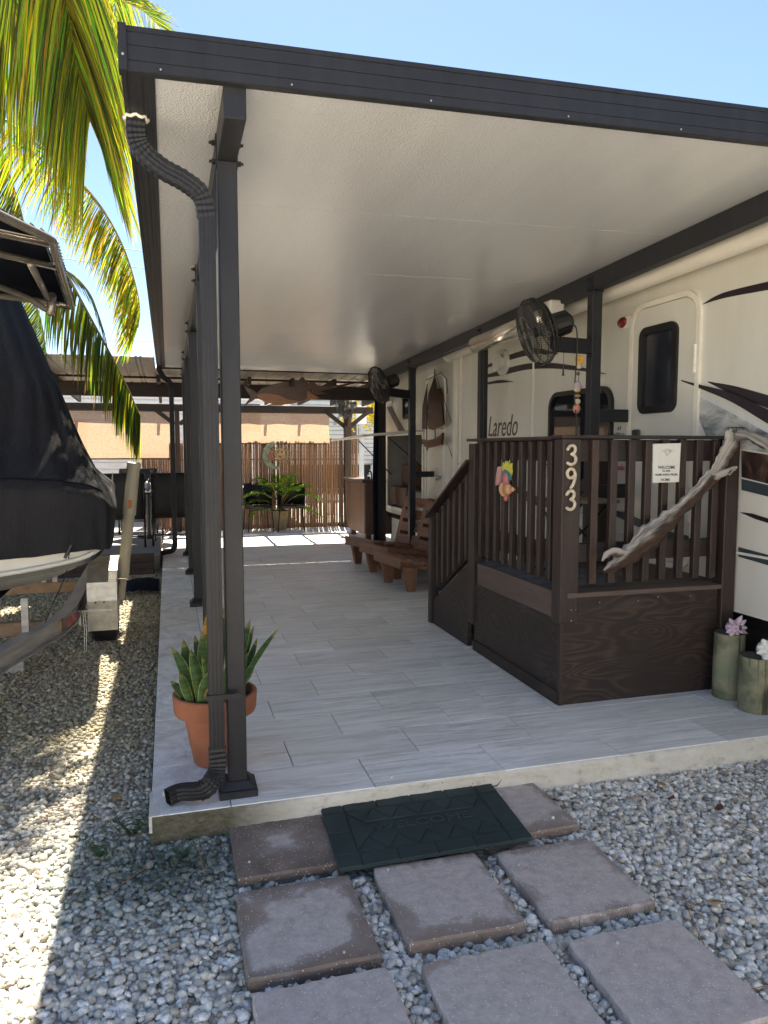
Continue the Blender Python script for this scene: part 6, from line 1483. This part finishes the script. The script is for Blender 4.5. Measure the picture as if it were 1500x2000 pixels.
pfrond([(150, -60, 6.0), (205, -20, 6.1), (250, 5, 6.2), (285, 25, 6.3), (312, 52, 6.4)], lambda t: .5-.3*t, 'd', 5, 36, .016, .08, .1, .7)
# second frond, arching over the boat
pfrond([(-60, 205, 5.0), (0, 228, 5.0), (55, 268, 5.0), (110, 310, 5.0), (160, 358, 5.05), (205, 415, 5.1), (240, 480, 5.15), (262, 545, 5.2), (273, 600, 5.25), (270, 640, 5.3)], lambda t: .46*(1-.35*t), 'y', 6, 86, .020, .14, .75, .25, bias=(-.75, 0, 0), tgf=.1)
pfrond([(150, 352, 5.08), (205, 416, 5.12), (240, 482, 5.17), (262, 547, 5.22), (272, 600, 5.27)], lambda t: .40*(1-.2*t), 'o', 16, 50, .020, .14, .8, .2, bias=(-.6, 0, 0), tgf=.1)
# third frond, hanging in front of the shades
pfrond([(100, 470, 6.3), (128, 530, 6.3), (160, 590, 6.3), (190, 645, 6.3), (220, 700, 6.3), (248, 755, 6.3), (268, 800, 6.3), (274, 812, 6.3)], lambda t: .72*(1-.50*t), 'g', 7, 60, .036, .25, 1.0, .25, bias=(-.30, 0, 0), tgf=.1)
# dark fronds behind the T-top
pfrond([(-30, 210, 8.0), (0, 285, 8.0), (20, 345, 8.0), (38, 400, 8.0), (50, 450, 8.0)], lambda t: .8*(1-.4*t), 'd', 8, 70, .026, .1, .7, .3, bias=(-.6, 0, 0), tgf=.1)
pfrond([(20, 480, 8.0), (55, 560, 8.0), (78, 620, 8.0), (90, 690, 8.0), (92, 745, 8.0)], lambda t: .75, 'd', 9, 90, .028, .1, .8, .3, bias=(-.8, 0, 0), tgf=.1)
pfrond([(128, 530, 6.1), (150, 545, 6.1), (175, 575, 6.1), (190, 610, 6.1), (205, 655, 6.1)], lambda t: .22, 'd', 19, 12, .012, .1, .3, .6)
# unseen crown fronds above and left of the frame, several added to shade the gravel
HUB = Vector((-2.72, 7.0, 6.2))
for k, (a, el, L) in enumerate([(2.6, .5, 3.2), (1.9, .6, 3.0), (-2.4, .3, 3.0), (3.6, .4, 3.2), (.10, .42, 3.0), (-.02, .42, 3.05), (-.18, .42, 3.1), (-.10, .5, 3.1), (.04, .5, 3.05), (-.34, .42, 3.0)]):
    d = Vector((math.cos(a), math.sin(a), 0)); P = [HUB+d*L*s_*math.cos(el)+Vector((0, 0, L*(math.sin(el)*s_-.30*s_**2))) for s_ in np.linspace(0, 1, 14)]
    b = frond_mesh(P, lambda t: .8*math.sin(PI*min(.8, t*.6+.15)), colr('g'), .05, .15, .8, 40+k, None, 60, hang=.5); fr = b.build('frond', 'palm_leaflet', cp); b = MB(); b.tube(P, .018, 6); b.build('frond_stem', 'palm_stem', fr)

# ================================================================= BOUNCE TRAILERS (unseen, added behind the camera to throw sunlight into the shade)
for k, (x0, x1, lab) in enumerate(((-13, -4.5, 'unseen white trailer added to bounce sunlight, behind the viewer to the left'), (-3.2, 4.6, 'unseen white trailer added to bounce sunlight, directly behind the viewer'), (6.0, 14.5, 'unseen white trailer added to bounce sunlight, behind the viewer to the right'))):
    t = thing('bounce_trailer', lab, 'mobile home', ((x0+x1)/2, -7.5, 0), 'unseen trailers added for bounce light')
    b = MB(); b.box(x0, x1, -10.5, -7.0, .45, 3.5); b.build('body', 'white_siding', t, bevel=.05)
    b = MB(); b.box(x0+.1, x1-.1, -10.4, -7.1, 0, .45); b.build('skirting', 'grey_siding', t)
    b = MB(); b.box(x0+1.5, x0+2.2, -6.995, -6.97, .6, 2.5); b.build('door', 'cream_trim', t)
    for q in (3.2, 5.4): b = MB(); b.box(x0+q, x0+q+1.2, -6.995, -6.97, 1.5, 2.3); b.build('window', 'clear_dark_glass', t)

# ================================================================= BACKGROUND
nb = thing('neighbour_trailer', 'pale neighbouring mobile home with ribbed siding behind the shades', 'mobile home', (-2, 17, 0))
b = MB(); b.box(-9.0, 2.6, 16.5, 19.5, .35, 3.0); b.build('body', 'white_siding', nb)
for k in range(18): b = MB(); b.box(-9.0, 2.6, 16.47, 16.495, .40+k*.145, .52+k*.145); b.build('siding_board', 'white_siding', nb, bevel=.004)
b = MB(); rows_ = [[Vector((x, y, 3.0+.42*math.sin(PI*(x+9.3)/12.2)*.5+(.18 if 16.6 < y < 19 else 0))) for x in np.linspace(-9.3, 2.9, 16)] for y in (16.3, 16.8, 18, 19.2, 19.7)]; b.grid(rows_); o = b.build('roof', 'grey_render_wall', nb, smooth=True); m_ = o.modifiers.new('s', 'SOLIDIFY'); m_.thickness = .08
b = MB(); pa = atY(232, 712, 17.6); pb = atY(262, 694, 17.6); b.box(pa.x, pb.x, 17.5, 18.2, pa.z-.15, pb.z); acu = b.build('rooftop_unit', 'white_siding', nb, bevel=.03)
for k in range(4): b = MB(); z = pb.z-.05-.05*k; b.box(pa.x+.05, pb.x-.03, 17.485, 17.498, z-.012, z); b.build('louvre', 'grey_siding', acu)
for x0_, x1_, z0_, z1_ in ((1.0, 1.35, 1.9, 2.5), (1.5, 1.95, 1.9, 2.5), (-2.4, -1.6, 1.5, 2.1)): 
    b = MB(); b.box(x0_, x1_, 16.45, 16.468, z0_, z1_); b.build('window', 'clear_dark_glass', nb)
hs = thing('cottage', 'grey clapboard cottage with an arched window across the road', 'house', (7, 30, 0))
b = MB(); b.box(4.5, 8.6, 28, 36, .9, 5.2); b.build('wall', 'grey_siding', hs)
for k in range(26): b = MB(); b.box(4.46, 8.62, 27.96, 27.99, .95+k*.16, 1.08+k*.16); b.build('clapboard', 'white_siding', hs)
b = MB(); b.poly([(4.2, 27.6, 5.2), (8.9, 27.6, 5.2), (6.5, 27.6, 6.6)], (0, 8.6, 0)); b.build('roof', 'grey_render_wall', hs)
cA = atY(697, 830, 27.9); b = MB(); pts_ = [(cA.x+.85*math.cos(a), cA.z+.5*math.sin(a)) for a in np.linspace(0, PI, 12)]; b.tube([Vector((x, 27.93, z)) for x, z in pts_], .05, 6); b.build('arch_trim', 'grey_render_wall', hs)
b = MB(); b.box(cA.x-.25, cA.x+.25, 27.88, 27.95, cA.z-1.1, cA.z); wn = b.build('window', 'clear_dark_glass', hs); b = MB()
for x0_ in (cA.x-.3, cA.x-.02, cA.x+.25): b.box(x0_, x0_+.05, 27.84, 27.90, cA.z-1.15, cA.z+.05)
b.build('window_frame', 'white_siding', wn)
for k in range(6): b = MB(); b.box(7.0+k*.12, 9.0, 26.6+k*.22, 26.8+k*.22, .0, .18+k*.18); b.build('porch_step', 'white_siding', hs)
b = MB(); b.box(4.5, 8.6, 28.2, 36, 0, .9); b.build('crawl_space', 'road_asphalt', hs)
ps = thing('utility_post', 'grey metal post on the roadside gravel beyond the fence', 'post', (6, 19.5, 0))
pA = atZ(708, 930, .0); b = MB(); x_ = atY(706, 900, 19.5).x; b.cyl((x_, 19.5, 0), (x_, 19.5, 4.2), .07, seg=12); b.build('shaft', 'grey_siding', ps); b = MB(); b.box(x_-.12, x_+.12, 19.4, 19.6, 2.2, 2.7); b.build('meter_box', 'white_siding', ps)
b = MB(); b.poly([(7.6, 18.6, .7), (7.6, 22, .7), (7.6, 22, 2.9), (7.6, 18.6, 2.9)], (2.5, 0, 0))
tb_ = tag(b.build('cream_trailer', 'awning_fabric'), 'cream trailer wall beyond the cabinet across the gravel', 'trailer')
# yellow flowering tree
yt = thing('yellow_tree', 'bright yellow leaved tree behind the pergola corner', 'tree', tuple(atY(745, 800, 24)))
cY = atY(748, 800, 24); b = MB(); b.cyl((cY.x, 24, 0), (cY.x, 24, cY.z), .12, seg=10); b.build('trunk', 'palm_trunk_bark', yt)
b = MB(); rn = random.Random(2)
for k in range(2600):
    p = Vector((cY.x+rn.gauss(0, .55), 24+rn.gauss(0, .6), cY.z+.1+rn.gauss(0, .28))); a = Vector((rn.uniform(-1, 1), rn.uniform(-1, 1), rn.uniform(-1, 1))).normalized()*.07; c_ = a.cross(Vector((rn.uniform(-1, 1), 1, .3))).normalized()*.05
    b.add([p-a, p+c_, p+a, p-c_], [(0, 1, 2, 3)])
b.build('crown', 'yellow_foliage', yt)
def tree(x, y, h, r, lab, seed, n_=1400):
    t = thing('leafy_tree', lab, 'tree', (x, y, 0)); rn = random.Random(seed)
    b = MB(); b.tube([(x, y, 0), (x+.1, y, h*.5), (x, y, h*.8)], [.18, .13, .06], 8); b.build('trunk', 'palm_trunk_bark', t)
    b = MB(); cl = [(rn.gauss(0, r*.5), rn.gauss(0, r*.5), h*.75+rn.gauss(0, r*.35)) for _ in range(12)]
    for k in range(n_):
        c_ = rn.choice(cl); p = Vector((x+c_[0]+rn.gauss(0, r*.25), y+c_[1]+rn.gauss(0, r*.25), c_[2]+rn.gauss(0, r*.22))); a = Vector((rn.uniform(-1, 1), rn.uniform(-1, 1), rn.uniform(-1, 1))).normalized()*.13; e = a.cross(Vector((rn.uniform(-1, 1), 1, .3))).normalized()*.08
        b.add([p-a, p+e, p+a, p-e], [(0, 1, 2, 3)])
    b.build('crown', 'broad_leaf', t)
tree(7.2, 40, 5.2, 1.8, 'dark green tree behind the clapboard cottage', 5)
tree(2.5, 26, 3.4, 1.2, 'green tree glimpsed above the fence between the pergola beams', 6)
# overhead wires
wr = thing('power_lines', 'thin overhead power lines crossing the sky behind the palm', 'power lines', (0, 40, 0))
for (ax, ay, bx_, by_, Y) in ((-200, 635, 700, 628+30, 40), (-200, 672, 700, 690, 40), (-200, 668+30, 700, 700, 41), (-200, 400, 700, 520, 30), (-200, 452, 700, 540, 32)):
    A_ = atY(ax, ay, Y); B_ = atY(bx_, by_, Y); b = MB(); b.tube([A_.lerp(B_, t)+Vector((0, 0, -.5*math.sin(PI*t))) for t in np.linspace(0, 1, 12)], .016, 5); b.build('wire', 'wire_cable', wr)
bpy.context.view_layer.update()
